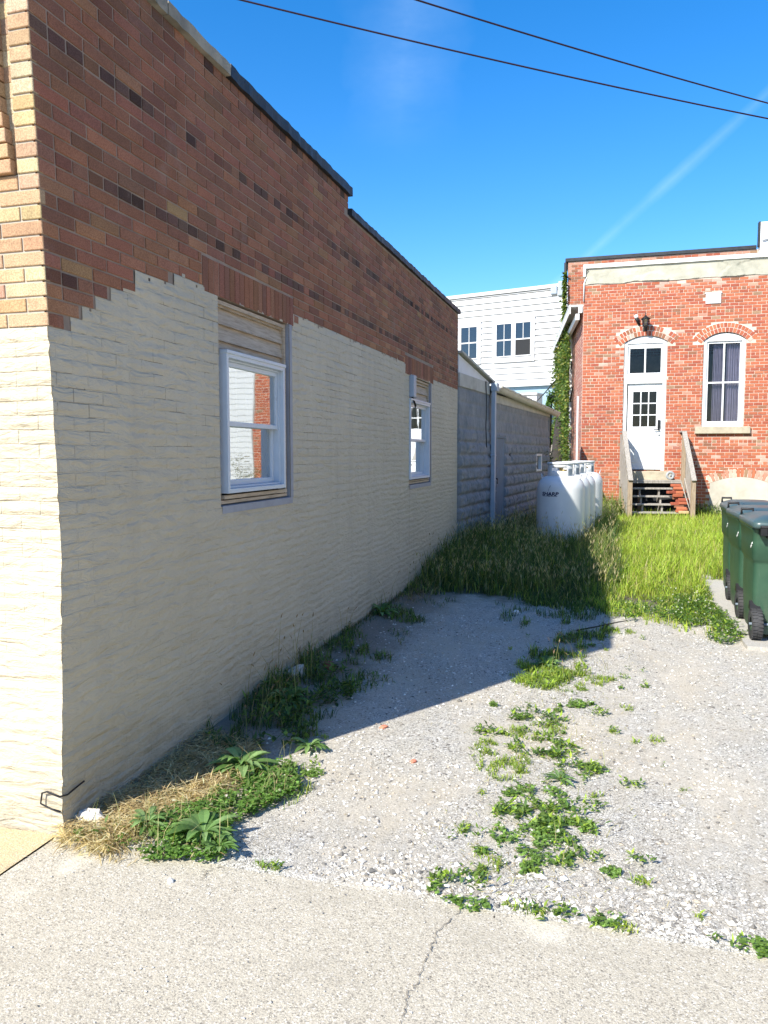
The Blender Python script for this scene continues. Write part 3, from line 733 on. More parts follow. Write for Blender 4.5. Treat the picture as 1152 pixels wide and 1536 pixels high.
# black wire clipped round the wall's foot
b = MB(); b.tube([(WX + .014, 2.825, .186), (WX + .012, 2.77, .178), (WX + .014, 2.715, .172), (WX - .005, 2.688, .172), (WX - .07, 2.688, .186), (WX - .098, 2.69, .175), (WX - .102, 2.684, .13), (WX - .05, 2.686, .112), (WX - .002, 2.686, .106)], .0042, 6)
tag(b.build('loose_wire', MATS['black_plastic']), 'thin black wire bent around the foot of the cream wall at its street corner', 'wire')

# ================================================================== GREY BLOCK BUILDING
ga = R(5.125); GD = Vector((math.sin(ga), math.cos(ga), 0)); GN = Vector((GD.y, -GD.x, 0)); GP = Vector((WX, YE, 0))
def G(s, z, o=0.): return GP + GD * s + GN * o + Vector((0, 0, z))
GB = thing('block_building', 'low grey rock-faced block building between the brick building and the white gas tanks', 'building', (WX, YE, 0))
DOOR = (2.40, 3.10, .35, 1.93); GWIN = (6.25, 6.95, 1.24, 1.64); HOLE = (3.55, 3.63, 1.54, 1.72)
def block_wall():
    ss_ = np.arange(.004, 8.0, .021); zs_ = np.arange(-.1, 2.70, .0195)
    def snap(a, v): a[np.argmin(abs(a - v))] = v
    for d in (DOOR, GWIN, HOLE):
        snap(ss_, d[0]); snap(ss_, d[1]); snap(zs_, d[2]); snap(zs_, d[3])
    S, Z = np.meshgrid(ss_, zs_); H = .203; row = np.floor(Z / H); L = .405
    off = (row % 2) * .5 * L; u = ((S + off) / L) % 1; v = (Z / H) % 1
    eu = np.minimum(u, 1 - u) * L; ev = np.minimum(v, 1 - v) * H
    pil = np.clip(eu / .035, 0, 1) ** .6 * np.clip(ev / .05, 0, 1) ** .55
    bid = np.floor((S + off) / L) * 13 + row * 7
    amp = 1.0 - .72 * ss(Z, 1.55, 2.3)
    h = .050 * pil * (.55 + .5 * vn(S * 9 + bid, Z * 9 + bid, 3) + .6 * vn(S * 22, Z * 26, 7)) * amp + .010 * fbm(S * 12, Z * 12, 12, 3) * (S < 2.0)
    for d in (DOOR, GWIN, HOLE):
        e = np.maximum(np.maximum(d[0] - S, S - d[1]), np.maximum(d[2] - Z, Z - d[3])); h = np.where(e < .03, h * .15, h)
    h = np.where(S < .01, -.06, h)
    X = GP.x + GD.x * S + GN.x * h; Y = GP.y + GD.y * S + GN.y * h
    V = np.stack([X.ravel(), Y.ravel(), Z.ravel()], 1); nx = len(ss_)
    r, c = np.meshgrid(np.arange(len(zs_) - 1), np.arange(nx - 1), indexing='ij'); r = r.ravel(); c = c.ravel(); sc = (ss_[c] + ss_[c + 1]) / 2; zc = (zs_[r] + zs_[r + 1]) / 2
    keep = np.ones(len(r), bool)
    for d in (DOOR, GWIN, HOLE): keep &= ~((sc > d[0]) & (sc < d[1]) & (zc > d[2]) & (zc < d[3]))
    a = (r * nx + c)[keep]; F = np.stack([a, a + 1, a + nx + 1, a + nx], 1)
    return link('block_wall', fastmesh('block_wall', V, [F], mats=[MATS['block']], smooth=True), GB)
block_wall()
def gbox(b, s0, s1, z0, z1, o0, o1, **k):
    vs = [G(s0, z0, o0), G(s1, z0, o0), G(s1, z0, o1), G(s0, z0, o1), G(s0, z1, o0), G(s1, z1, o0), G(s1, z1, o1), G(s0, z1, o1)]
    return b.add(vs, [(3, 2, 1, 0), (4, 5, 6, 7), (0, 1, 5, 4), (1, 2, 6, 5), (2, 3, 7, 6), (3, 0, 4, 7)], **k)
b = MB(); gbox(b, 0.01, 8.0, -.1, 2.66, -5.5, -.05); gbox(b, 7.98, 8.03, -.1, 2.7, -5.5, .03)
b.build('rear_walls', MATS['block'], GB)
b = MB(); gbox(b, .0, 1.86, 2.66, 2.86, .0, .032); gbox(b, 1.98, 8.05, 2.55, 2.70, .0, .030); b.build('fascia_board', MATS['fascia'], GB, bevel=.004)
b = MB(); b.add([G(0.0, 2.862, .01), G(1.98, 2.862, .01), G(0.0, 3.13, .01), G(0.0, 2.862, -.04), G(1.98, 2.862, -.04), G(0.0, 3.13, -.04)], [(0, 1, 2), (5, 4, 3), (0, 3, 4, 1), (1, 4, 5, 2), (2, 5, 3, 0)])
b.build('gable_board', MATS['white_paint'], GB)
b = MB()
for (s0, z0, s1, z1) in ((-.0, 3.15, 2.12, 2.865),):
    A = [G(s0, z0, .07), G(s1, z1, .07), G(s1, z1, -5.5), G(s0, z0, -5.5)]; b.add(A + [p + Vector((0, 0, .035)) for p in A], [(3, 2, 1, 0), (4, 5, 6, 7), (0, 1, 5, 4), (1, 2, 6, 5), (2, 3, 7, 6), (3, 0, 4, 7)])
A = [G(2.1, 2.80, .08), G(8.35, 2.70, .12), G(8.35, 3.0, -5.5), G(2.1, 3.0, -5.5)]; b.add(A + [p + Vector((0, 0, .03)) for p in A], [(3, 2, 1, 0), (4, 5, 6, 7), (0, 1, 5, 4), (1, 2, 6, 5), (2, 3, 7, 6), (3, 0, 4, 7)])
b.build('roof', MATS['fascia'], GB)
b = MB()   # half-round gutter
prof = [(.115 + .085 * math.cos(a), -.0 + .085 * math.sin(a)) for a in np.linspace(math.pi, 2 * math.pi, 9)]
for i in range(12):
    s0 = 2.02 + (8.55 - 2.02) * i / 12; s1 = 2.02 + (8.55 - 2.02) * (i + 1) / 12; z0 = 2.80 - .012 * i; z1 = 2.80 - .012 * (i + 1)
    for (oa, za), (ob, zb) in zip(prof[:-1], prof[1:]): b.quad(G(s0, z0 + za, oa), G(s1, z1 + za, oa), G(s1, z1 + zb, ob), G(s0, z0 + zb, ob), smooth=True)
    gbox(b, s0, s1 + .001, z0 - .014, z0 + .016, .197, .215)
gbox(b, 8.54, 8.555, 2.60, 2.68, .03, .14)
b.build('gutter', MATS['gutter_cream'], GB)
b = MB(); gbox(b, 1.88, 1.975, -.05, 2.74, .055, .125); gbox(b, 1.86, 2.02, 2.72, 2.86, .05, .16); gbox(b, 1.87, 1.985, 1.6, 1.63, .04, .13); b.build('downpipe', MATS['pipe_blue'], GB, bevel=.008)
b = MB(); gbox(b, DOOR[0], DOOR[1], DOOR[2], DOOR[3], -.05, .012); gbox(b, DOOR[0] - .01, DOOR[1] + .01, DOOR[3], DOOR[3] + .03, -.03, .035); d_ = b.build('door', MATS['grey_metal'], GB, bevel=.004)
b = MB(); gbox(b, DOOR[0] + .06, DOOR[0] + .09, 1.1, 1.2, .013, .045); b.build('handle', MATS['black_metal'], d_)
b = MB(); gbox(b, *HOLE, -.2, .02); b.build('vent_hole', MATS['dark_inside_shade'], GB)
b = MB(); s0, s1, z0, z1 = GWIN
for q in ((s0, s0 + .09, z0, z1), (s1 - .09, s1, z0, z1), (s0 + .09, s1 - .09, z1 - .045, z1), (s0 + .09, s1 - .09, z0, z0 + .045)): gbox(b, *q, -.06, .045)
wf = b.build('window', MATS['white_paint'], GB)
b = MB(); b.quad(G(s0, z0, -.03), G(s1, z0, -.03), G(s1, z1, -.03), G(s0, z1, -.03)); b.build('pane', MATS['dark_inside_shade'], wf)
b = MB(); b.tube([G(1.55, 2.86, .04), G(1.57, 2.5, .05), G(1.56, 2.1, .045), G(1.60, 1.75, .05)], .008, 6); tag(b.build('hanging_cable', MATS['black_plastic']), 'short black cable hanging down the grey block wall left of the downpipe', 'cable')

# ================================================================== RED BRICK HOUSE
HY = 20.9; HX0 = -.80; HX1 = 5.6
HB = thing('brick_house', 'red brick house with white door and arched window across the back of the lot', 'house', (0.7, HY, 0))
HDOOR = (.23, 1.27, 1.20, 4.47, 4.63); HWIN = (2.12, 3.09, 2.32, 4.45, 4.64)
sa = R(-7.233); SD = Vector((math.sin(sa), math.cos(sa), 0)); SN = Vector((-SD.y, SD.x, 0)); SP = Vector((HX0, HY, 0))
OR1 = (.395, .122, .066); OR2 = (.43, .150, .080); RD2 = (.335, .095, .058); BN2 = (.27, .125, .075); PK2 = (.46, .24, .17); GY2 = (.31, .195, .12)
rh = random.Random(21)
def old_col(x, z):
    wh = 0
    for (cx, cz, rx, rz, a) in ((.15, 4.7, .3, .18, .55), (1.3, 4.75, .35, .2, .35), (2.5, 5.0, .35, .15, .4), (2.9, 1.65, 1.4, .4, .30), (.05, 4.2, .25, .5, .3), (2.45, 5.75, .3, .2, .4), (1.6, 5.9, 1.8, .12, .25)):
        d = ((x - cx) / rx) ** 2 + ((z - cz) / rz) ** 2; wh = max(wh, a * math.exp(-d))
    t = rh.random()
    c = OR1 if t < .52 else OR2 if t < .68 else RD2 if t < .89 else BN2 if t < .955 else GY2 if t < .98 else PK2
    k = 1 + rh.gauss(0, .06); c = [v * k for v in c]
    if rh.random() < wh * .9: m_ = .15 + .6 * rh.random(); c = [v * (1 - m_) + w * m_ for v, w in zip(c, (.58, .46, .39))]
    return tuple(c)
def house_front():
    b = MB(); H = .0765; L = .205; g = .0105; k = 0; y = HY
    def holed(x, z):
        if HDOOR[0] - .005 < x < HDOOR[1] + .005 and HDOOR[2] < z < 4.9: return True
        if HWIN[0] - .005 < x < HWIN[1] + .005 and HWIN[2] - .02 < z < 4.9: return True
        return False
    def arch_zone(x, z):
        for (a, c, zs, zc) in ((HDOOR[0], HDOOR[1], HDOOR[3], HDOOR[4]), (HWIN[0], HWIN[1], HWIN[3], HWIN[4])):
            cx = (a + c) / 2; hw = (c - a) / 2; rise = zc - zs; Rr = (hw * hw + rise * rise) / (2 * rise); cz = zc - Rr
            rr = math.hypot(x - cx, z - cz)
            if abs(x - cx) < hw + .16 and z > zs - .12 and rr < Rr + .27: return True
        x_, z_ = x - 3.05, z
        return z < 1.06 + .05 - .12 * ((x - 3.05) / 1.2) ** 2 and x > 2.33
    def put(x0, x1, z0, z1, col, dy=0.0):
        o = y - .008 - dy + rh.gauss(0, .0015); e = .004
        b.add([(x0, y, z0), (x1, y, z0), (x1, y, z1), (x0, y, z1), (x0 + e, o, z0 + e), (x1 - e, o, z0 + e), (x1 - e, o, z1 - e), (x0 + e, o, z1 - e)],
              [(4, 5, 6, 7), (0, 1, 5, 4), (1, 2, 6, 5), (2, 3, 7, 6), (3, 0, 4, 7)], col=col)
    while True:
        z0 = k * H + rh.gauss(0, .0015); z1 = z0 + H - g
        if z1 > 6.03: break
        hdr = k % 7 == 4; LL = L / 2 if hdr else L; x = HX0 - (0 if k % 2 else LL / 2)
        while x < HX1:
            xa = max(x, HX0) + g / 2; xb = min(x + LL, HX1) - g / 2; x += LL
            if xb - xa < .03: continue
            xc = (xa + xb) / 2; zc = (z0 + z1) / 2
            if arch_zone(xc, zc) and zc > 2: continue
            if zc < 1.2 and arch_zone(xc, zc): continue
            if zc > 5.97 + .03 * math.sin(xc * 3) + .02 * math.sin(xc * 11): continue
            # clip against the openings
            for (a, c, zs, zt) in ((HDOOR[0], HDOOR[1], HDOOR[2], 4.62), (HWIN[0], HWIN[1], HWIN[2], 4.62)):
                if zs < zc < zt and xb > a and xa < c:
                    if xa < a: xb = a - .004
                    elif xb > c: xa = c + .004
                    else: xb = xa
            if xb - xa < .03: continue
            if 2.13 < xc < 2.48 and 5.34 < zc < 5.59: continue
            put(xa, xb, z0, z1, old_col(xc, zc))
        k += 1
    # mortar sheet with openings
    m_ = []
    def mq(x0, x1, z0, z1): b.quad((x0, y, z0), (x1, y, z0), (x1, y, z1), (x0, y, z1), mi=1)
    a, c, zs, zsp, zc = HDOOR; e, f, ws, wsp, wc = HWIN
    mq(HX0, a, -.2, 6.05); mq(a, c, -.2, zs); mq(a, c, zc, 6.05); mq(c, e, -.2, 6.05); mq(e, f, -.2, ws); mq(e, f, wc, 6.05); mq(f, HX1, -.2, 6.05)
    for (x0, x1, z0, z1, spr, top) in ((a, c, zs, 0, zsp, zc), (e, f, ws, 0, wsp, wc)):
        cx = (x0 + x1) / 2; hw = (x1 - x0) / 2; rise = top - spr; Rr = (hw * hw + rise * rise) / (2 * rise); cz = top - Rr; n = 14
        for i in range(n):
            xa = x0 + (x1 - x0) * i / n; xb = x0 + (x1 - x0) * (i + 1) / n
            za = cz + math.sqrt(Rr ** 2 - (xa - cx) ** 2); zb = cz + math.sqrt(Rr ** 2 - (xb - cx) ** 2)
            b.quad((xa, y, za), (xb, y, zb), (xb, y, top), (xa, y, top), mi=1)
            b.quad((xa, y + .2, za), (xb, y + .2, zb), (xb, y, zb), (xa, y, za), mi=1)
        b.quad((x0, y, z0 or zs), (x0, y + .2, zs), (x0, y + .2, spr), (x0, y, spr), mi=1); b.quad((x1, y + .2, z0), (x1, y, z0), (x1, y, spr), (x1, y + .2, spr), mi=1)
    # solid body behind
    b.quad((HX1, y, -.2), (HX1, y + 7, -.2), (HX1, y + 7, 5.5), (HX1, y, 5.5), mi=1)
    return b.build('brick_front', [MATS['old_bricks'], MATS['pale_mortar']], HB)
house_front()
def arch(name, x0, x1, spr, top, rings, rl, cols, wz=0.7, white=0.5, over=.0, y=HY):
    b = MB(); cx = (x0 + x1) / 2; hw = (x1 - x0) / 2; rise = top - spr; Rr = (hw * hw + rise * rise) / (2 * rise); cz = top - Rr
    half = math.asin(min(1, hw / Rr)) * (1 + over)
    for k in range(rings):
        r0 = Rr + k * (rl + .014) + .004; r1 = r0 + rl; n = int(2 * half * r0 / .078)
        for i in range(n):
            a0 = -half + 2 * half * i / n + .006 / r0; a1 = -half + 2 * half * (i + 1) / n - .006 / r0
            P = [(cx + r * math.sin(a), cz + r * math.cos(a)) for r, a in ((r0, a0), (r0, a1), (r1, a1), (r1, a0))]
            o = y - .012 + rh.gauss(0, .001); vs = [(px, y + .0, pz) for px, pz in P] + [(px, o, pz) for px, pz in P]
            m_ = (rh.random() < white) * (.3 + .5 * rh.random()); c = [v * (1 - m_) + w * m_ for v, w in zip(rh.choice(cols), (.66, .58, .5))]
            b.add(vs, [(4, 5, 6, 7), (0, 1, 5, 4), (1, 2, 6, 5), (2, 3, 7, 6), (3, 0, 4, 7)], col=tuple(c))
    n = 24; ro = Rr + rings * (rl + .014) + .01
    for i in range(n):
        a0 = -half * 1.02 + 2.04 * half * i / n; a1 = -half * 1.02 + 2.04 * half * (i + 1) / n
        b.add([(cx + r * math.sin(a), y - .004, cz + r * math.cos(a)) for r, a in ((Rr, a0), (Rr, a1), (ro, a1), (ro, a0))], [(0, 1, 2, 3)], mi=1)
    return b.build(name, [MATS['old_bricks'], MATS['lime_mortar']], HB)
arch('door_arch', HDOOR[0], HDOOR[1], HDOOR[3], HDOOR[4], 2, .115, (RD2, OR1, BN2), white=.35, over=.25)
arch('window_arch', HWIN[0], HWIN[1], HWIN[3], HWIN[4], 2, .105, (RD2, OR1, OR2), white=.08, over=.2)
arch('foundation_arch', 2.36, 3.75, .90, 1.06, 1, .20, (PK2, OR2, GY2), white=.4, over=.02)
# parged foundation under the low arch
b = MB(); n = 30; P = []
for i in range(n + 1):
    x = 2.36 + (3.75 - 2.36) * i / n; P.append((x, .90 + .16 * (1 - ((x - 3.055) / .695) ** 2)))
for (xa, za), (xb, zb) in zip(P[:-1], P[1:]): b.quad((xa, HY - .016, -.1), (xb, HY - .016, -.1), (xb, HY - .016, zb), (xa, HY - .016, za))
b.quad((3.75, HY - .016, -.1), (5.6, HY - .016, -.1), (5.6, HY - .016, .88), (3.75, HY - .016, .88)); b.quad((2.36, HY, -.1), (2.36, HY - .016, -.1), (2.36, HY - .016, .9), (2.36, HY, .9))
b.build('parged_foundation', MATS['stucco_cream'], HB)
# weathered stucco band under the white trim
def stucco():
    xs_ = np.linspace(HX0 + .03, HX1, 210); zs_ = np.linspace(5.95, 6.39, 18); X, Z = np.meshgrid(xs_, zs_)
    low = 5.985 + .05 * (fbm(X * 1.6, X * 0, 4, 4) - .45) * 2; Zp = np.maximum(Z, low)
    Y = HY - .018 - .03 * np.clip(fbm(X * 2.2, Z * 6, 14, 4) - .38, 0, 1) - .02 * (fbm(X * 1.1, Z * 2, 24, 2) > .52)
    V = np.stack([X.ravel(), Y.ravel(), Zp.ravel()], 1); nx = 210; i = np.arange(209 * 17); r = i // 209; c = i % 209; a = r * nx + c
    return link('stucco_band', fastmesh('stucco_band', V, [np.stack([a, a + 1, a + nx + 1, a + nx], 1)], mats=[MATS['stucco_grey']], smooth=True), HB)
stucco()
b = MB(); b.box(HX0 - .03, HX1, HY - .07, HY + .02, 6.385, 6.485); b.box(HX0 - .03, HX0 + .04, HY - .065, HY + .02, 6.18, 6.384); b.build('trim_board', MATS['white_paint'], HB, bevel=.006)
b = MB(); b.box(HX0 + .0, HX1, HY + .05, HY + 6.9, 5.42, 5.49); b.box(HX0 + .02, HX1, HY + .06, HY + .3, 5.49, 6.38); b.build('roof', MATS['roofing'], HB)
b = MB(); b.box(HX0 + .03, HX0 + .042, HY + .05, HY + 6.9, -.1, 5.41)
b.build('inner_partition', MATS['dark_inside_shade'], HB)
# corner conduit and brackets
b = MB(); b.tube([(HX0 + .06, HY - .03, 6.17), (HX0 + .0, HY - .035, 6.02), (HX0 - .005, HY - .03, 5.55)], .016, 8); b.build('conduit', MATS['white_paint'], HB)
b = MB(); b.tube([(HX0 + .10, HY - .06, 6.36), (HX0 + .04, HY - .05, 6.27), (HX0 + .03, HY - .04, 6.13)], .009, 6); b.build('conduit_strap', MATS['black_metal'], HB)
# side wall, rotated a little from the front, with eave, gutter and downpipes
def S_(s, z, o=0.): return SP + SD * s + SN * o + Vector((0, 0, z))
def side_wall():
    b = MB(); H = .0825; L = .222; g = .013; k = 0
    while k * H < 5.45:
        z0 = k * H; z1 = z0 + H - g; s = 0 if k % 2 else -.111
        while s < 7.9:
            a = max(s, .006); e = min(s + L, 7.9) - g; s += L
            if e - a < .03: continue
            o = .008 + rh.gauss(0, .001); t = rh.random(); c = (PK2 if t < .3 else OR1 if t < .7 else RD2); m_ = .35; c = tuple(v * (1 - m_) + w * m_ for v, w in zip(c, (.55, .40, .36)))
            b.add([S_(a, z0, 0), S_(e, z0, 0), S_(e, z1, 0), S_(a, z1, 0), S_(a, z0, o), S_(e, z0, o), S_(e, z1, o), S_(a, z1, o)], [(7, 6, 5, 4), (0, 4, 5, 1), (1, 5, 6, 2), (2, 6, 7, 3), (3, 7, 4, 0)], col=c)
        k += 1
    b.quad(S_(0, -.2), S_(0, 5.5), S_(7.9, 5.5), S_(7.9, -.2), mi=1)
    return b.build('brick_side', [MATS['old_bricks'], MATS['pale_mortar']], HB)
side_wall()
def sbox(b, s0, s1, z0, z1, o0, o1, **k):
    vs = [S_(s0, z0, o0), S_(s1, z0, o0), S_(s1, z0, o1), S_(s0, z0, o1), S_(s0, z1, o0), S_(s1, z1, o0), S_(s1, z1, o1), S_(s0, z1, o1)]
    return b.add(vs, [(0, 1, 2, 3), (7, 6, 5, 4), (4, 5, 1, 0), (5, 6, 2, 1), (6, 7, 3, 2), (7, 4, 0, 3)], **k)
b = MB(); sbox(b, .02, 7.6, 5.28, 5.46, .34, .36); sbox(b, .06, 7.6, 5.46, 5.50, .0, .37); sbox(b, .0, .02, 5.26, 5.46, .33, .36); b.build('eave_board', MATS['white_paint'], HB)
b = MB(); sbox(b, .0, 7.0, 5.10, 5.26, .10, .20); sbox(b, -.02, .10, 5.28, 5.46, .03, .13); b.build('gutter', MATS['white_paint'], HB, bevel=.01)
b = MB(); sbox(b, 3.3, 3.38, 0.2, 5.3, .02, .08); sbox(b, .9, .95, 0.9, 3.2, .01, .05); sbox(b, .85, 1.0, .75, .92, .01, .10); b.build('downpipe', MATS['white_paint'], HB)
# taller rear block
RY = 28.0
def rear_block():
    b = MB(); H = .0825; L = .222; g = .013; k = 60
    while k * H < 8.18:
        z0 = k * H; z1 = z0 + H - g; x = -1.62
        x -= 0 if k % 2 else .111
        while x < 4.4:
            a = max(x, -1.62); e = min(x + L, 4.4) - g; x += L
            if e - a < .03: continue
            t = rh.random(); c = OR1 if t < .3 else RD2 if t < .5 else BN2 if t < .7 else GY2 if t < .8 else OR2; c = tuple(v * .92 for v in c)
            if z0 > 7.85 and rh.random() < .5: c = PK2
            o = RY - .008
            b.add([(a, RY, z0), (e, RY, z0), (e, RY, z1), (a, RY, z1), (a, o, z0), (e, o, z0), (e, o, z1), (a, o, z1)], [(4, 5, 6, 7), (0, 1, 5, 4), (1, 2, 6, 5), (2, 3, 7, 6), (3, 0, 4, 7)], col=c)
        k += 1
    b.quad((-1.62, RY, 0), (4.4, RY, 0), (4.4, RY, 8.27), (-1.62, RY, 8.27), mi=1); b.quad((-1.62, RY + 8, 0), (-1.62, RY, 0), (-1.62, RY, 8.2), (-1.62, RY + 8, 8.2), mi=1)
    b.quad((4.4, RY, 0), (4.4, RY + 8, 0), (4.4, RY + 8, 8.2), (4.4, RY, 8.2), mi=1)
    return b.build('rear_brick_wall', [MATS['old_bricks'], MATS['pale_mortar']], HB)
rear_block()
b = MB(); b.box(-1.72, 4.34, RY - .05, RY + 8, 8.27, 8.40); b.box(-1.76, -1.67, RY - .03, RY + .4, 7.8, 8.27); b.build('rear_roof_edge', MATS['tar'], HB, bevel=.02)
b = MB(); b.box(-2.25, -2.02, RY + .5, RY + .8, 7.3, 7.62); b.box(-1.98, -1.70, RY + .3, RY + .7, 7.2, 7.72); b.build('roof_vent', MATS['pipe_blue'], HB, bevel=.04)
b = MB(); b.box(4.40, 7.4, RY - .3, RY + .05, 6.2, 9.05); b.add([(4.45, RY - .32, 8.42), (7.4, RY - .32, 9.0), (7.4, RY - .38, 9.06), (4.45, RY - .38, 8.47), (4.45, RY - .3, 8.55), (7.4, RY - .3, 9.16)], [(0, 1, 2, 3), (3, 2, 5, 4)]); b.build('white_penthouse', MATS['white_paint'], HB)
b = MB(); b.box(4.345, 4.399, RY - .3, RY - .1, 8.3, 9.07); b.build('penthouse_flashing', MATS['tar'], HB)
b = MB(); b.box(2.13, 2.48, HY - .03, HY + .0, 5.345, 5.585); b.box(2.10, 2.50, HY - .034, HY - .002, 5.586, 5.62); b.build('vent_plate', MATS['white_board'], HB, bevel=.004)
# door frame, transom and door
def ring_frame(b, x0, x1, z0, spr, top, wd, y0, y1, close=True, n=16):
    cx = (x0 + x1) / 2; hw = (x1 - x0) / 2; rise = top - spr; Rr = (hw * hw + rise * rise) / (2 * rise); cz = top - Rr
    b.box(x0, x0 + wd, y0, y1, z0, spr); b.box(x1 - wd, x1, y0, y1, z0, spr)
    for i in range(n):
        xa = x0 + (x1 - x0) * i / n; xb = x0 + (x1 - x0) * (i + 1) / n
        za = cz + math.sqrt(max(0, Rr ** 2 - (xa - cx) ** 2)); zb = cz + math.sqrt(max(0, Rr ** 2 - (xb - cx) ** 2))
        zi = spr - wd * .2
        b.add([(xa, y0, zi), (xb, y0, zi), (xb, y0, zb), (xa, y0, za), (xa, y1, zi), (xb, y1, zi), (xb, y1, zb), (xa, y1, za)], [(0, 1, 2, 3), (4, 0, 3, 7), (5, 4, 7, 6), (3, 2, 6, 7), (1, 0, 4, 5)])
HD = thing('door', None, None); HD.parent = HB; HD.location = (.75 - .7, 0, 1.2)
b = MB(); ring_frame(b, .235, 1.265, 1.20, 4.46, 4.62, .085, HY + .03, HY + .15)
b.box(.32, 1.18, HY + .03, HY + .15, 3.43, 3.66); b.box(.32, 1.18, HY + .06, HY + .14, 4.36, 4.44); b.build('door_frame', MATS['white_paint'], HD, bevel=.006)
b = MB()
for q in ((.325, .375, 3.66, 4.36), (1.125, 1.175, 3.66, 4.36), (.725, .765, 3.70, 4.33)): b.box(q[0], q[1], HY + .07, HY + .12, q[2], q[3])
b.box(.375, 1.125, HY + .07, HY + .12, 3.661, 3.70); b.box(.375, 1.125, HY + .07, HY + .12, 4.32, 4.359); b.build('transom_sash', MATS['white_paint'], HD, bevel=.004)
b = MB(); b.quad((.37, HY + .10, 3.69), (1.13, HY + .10, 3.69), (1.13, HY + .10, 4.33), (.37, HY + .10, 4.33)); b.build('transom_glass', MATS['glass'], HD)
b = MB(); dx0, dx1, dz0, dz1 = .345, 1.175, 1.235, 3.425; yd = HY + .085
lx0, lx1, lz0, lz1 = .475, 1.045, 2.335, 3.225
b.box(dx0, lx0, yd, yd + .045, dz0, dz1); b.box(lx1, dx1, yd, yd + .045, dz0, dz1); b.box(lx0, lx1, yd, yd + .045, lz1, dz1); b.box(lx0, lx1, yd, yd + .045, dz0, lz0)
for i in (1, 2):
    x = lx0 + (lx1 - lx0) * i / 3; b.box(x - .014, x + .014, yd + .005, yd + .035, lz0, lz1)
    z = lz0 + (lz1 - lz0) * i / 3; b.box(lx0, lx1, yd + .006, yd + .034, z - .014, z + .014)
for (xa, xb) in ((.46, .72), (.80, 1.06)):   # raised panels
    b.box(xa, xb, yd - .012, yd, 1.42, 2.18); b.box(xa + .05, xb - .05, yd - .020, yd - .011, 1.48, 2.12)
b.build('door_leaf', MATS['white_paint'], HD, bevel=.006)
b = MB(); b.quad((lx0, yd + .02, lz0), (lx1, yd + .02, lz0), (lx1, yd + .02, lz1), (lx0, yd + .02, lz1)); b.build('door_glass', MATS['glass'], HD)
b = MB(); b.box(1.085, 1.15, yd - .03, yd - .001, 2.28, 2.50); b.tube([(1.12, yd - .05, 2.25), (1.0, yd - .06, 2.25)], .013, 8); b.tube([(1.12, yd, 2.25), (1.12, yd - .055, 2.25)], .02, 8); b.build('handle', MATS['black_metal'], HD)
b = MB(); b.tube([(1.12, yd, 2.14), (1.12, yd - .03, 2.14)], .03, 12); b.build('lock', MATS['white_mark'], HD)
b = MB(); b.box(.16, 1.42, HY - .32, HY + .2, .97, 1.195); b.build('door_step', MATS['stone_sill'], HB, bevel=.015)
# arched window
HW = thing('window', None, None); HW.parent = HB; HW.location = (2.6 - .7, 0, 2.32)
b = MB(); ring_frame(b, 2.125, 3.085, 2.32, 4.44, 4.62, .075, HY + .03, HY + .15); b.box(2.2, 3.01, HY + .03, HY + .15, 2.32, 2.40); b.build('window_frame', MATS['white_paint'], HW, bevel=.006)
b = MB(); ym = HY + .07; zm = 3.41
for q in ((2.20, 2.245, 2.40, 4.42), (2.965, 3.01, 2.40, 4.42)): b.box(q[0], q[1], ym, ym + .04, q[2], q[3])
b.box(2.585, 2.625, ym, ym + .04, 2.45, 4.38); 
for q in ((2.401, 2.45), (zm - .02, zm + .02), (4.375, 4.42)): b.box(2.245, 2.965, ym - .003, ym + .042, q[0], q[1])
b.build('sash', MATS['white_paint'], HW, bevel=.004)
b = MB(); b.quad((2.22, ym + .02, 2.42), (2.99, ym + .02, 2.42), (2.99, ym + .02, 4.40), (2.22, ym + .02, 4.40)); b.build('pane', MATS['glass'], HW)
b = MB()
for (x0, x1) in ((2.36, 2.60), (2.66, 3.06)):
    n = 40; P = [(x0 + (x1 - x0) * i / n, HY + .20 + .022 * math.sin(i * 1.05 + x0) + .01 * math.sin(i * 2.7)) for i in range(n + 1)]
    for (xa, ya), (xb, yb) in zip(P[:-1], P[1:]): b.quad((xa, ya, 2.3), (xb, yb, 2.3), (xb * .92 + .08 * (x0 + x1) / 2, yb, 4.5), (xa * .92 + .08 * (x0 + x1) / 2, ya, 4.5), smooth=True)
b.build('curtain', MATS['purple_curtain'], HW)
b = MB(); b.box(.42, 1.70, HY - .025, HY + .0, -.05, .90); b.build('stair_shade_panel', MATS['dark_inside_shade'], HB)  # near-black sheet on the wall in place of the shade beneath the steps
b = MB(); b.box(1.97, 3.24, HY - .09, HY + .12, 2.14, 2.315); b.build('window_sill', MATS['stone_sill'], HB, bevel=.012)
# lantern and camera above the door
LN = thing('wall_lantern', 'black lantern with a pointed cap on the wall above the white door', 'lantern', (.72, HY, 4.86))
b = MB(); b.lathe([(.0, .34), (.012, .30), (.010, .26), (.03, .225), (.115, .165), (.12, .15), (.085, .15)], 12, (0, -.20, 0)); b.build('lantern_roof', MATS['black_metal'], LN, True)
b = MB()
for k in range(6):
    a = k * math.pi / 3; b.tube([(.082 * math.cos(a), -.20 + .082 * math.sin(a), .15), (.066 * math.cos(a), -.20 + .066 * math.sin(a), -.02)], .006, 5)
b.lathe([(.0, -.05), (.05, -.04), (.075, -.02), (.075, -.005), (.0, -.005)], 12, (0, -.20, 0)); b.tube([(0, -.20, -.04), (0, -.16, -.10), (0, -.08, -.09), (0, -.01, -.03)], .014, 8); b.box(-.05, .05, -.025, -.009, -.12, .06); b.build('cage', MATS['black_metal'], LN, True)
b = MB(); b.lathe([(.0, -.004), (.062, -.004), (.078, .149), (.0, .149)], 6, (0, -.20, 0), smooth=False); b.build('lantern_glass', MATS['glass_far'], LN, True)
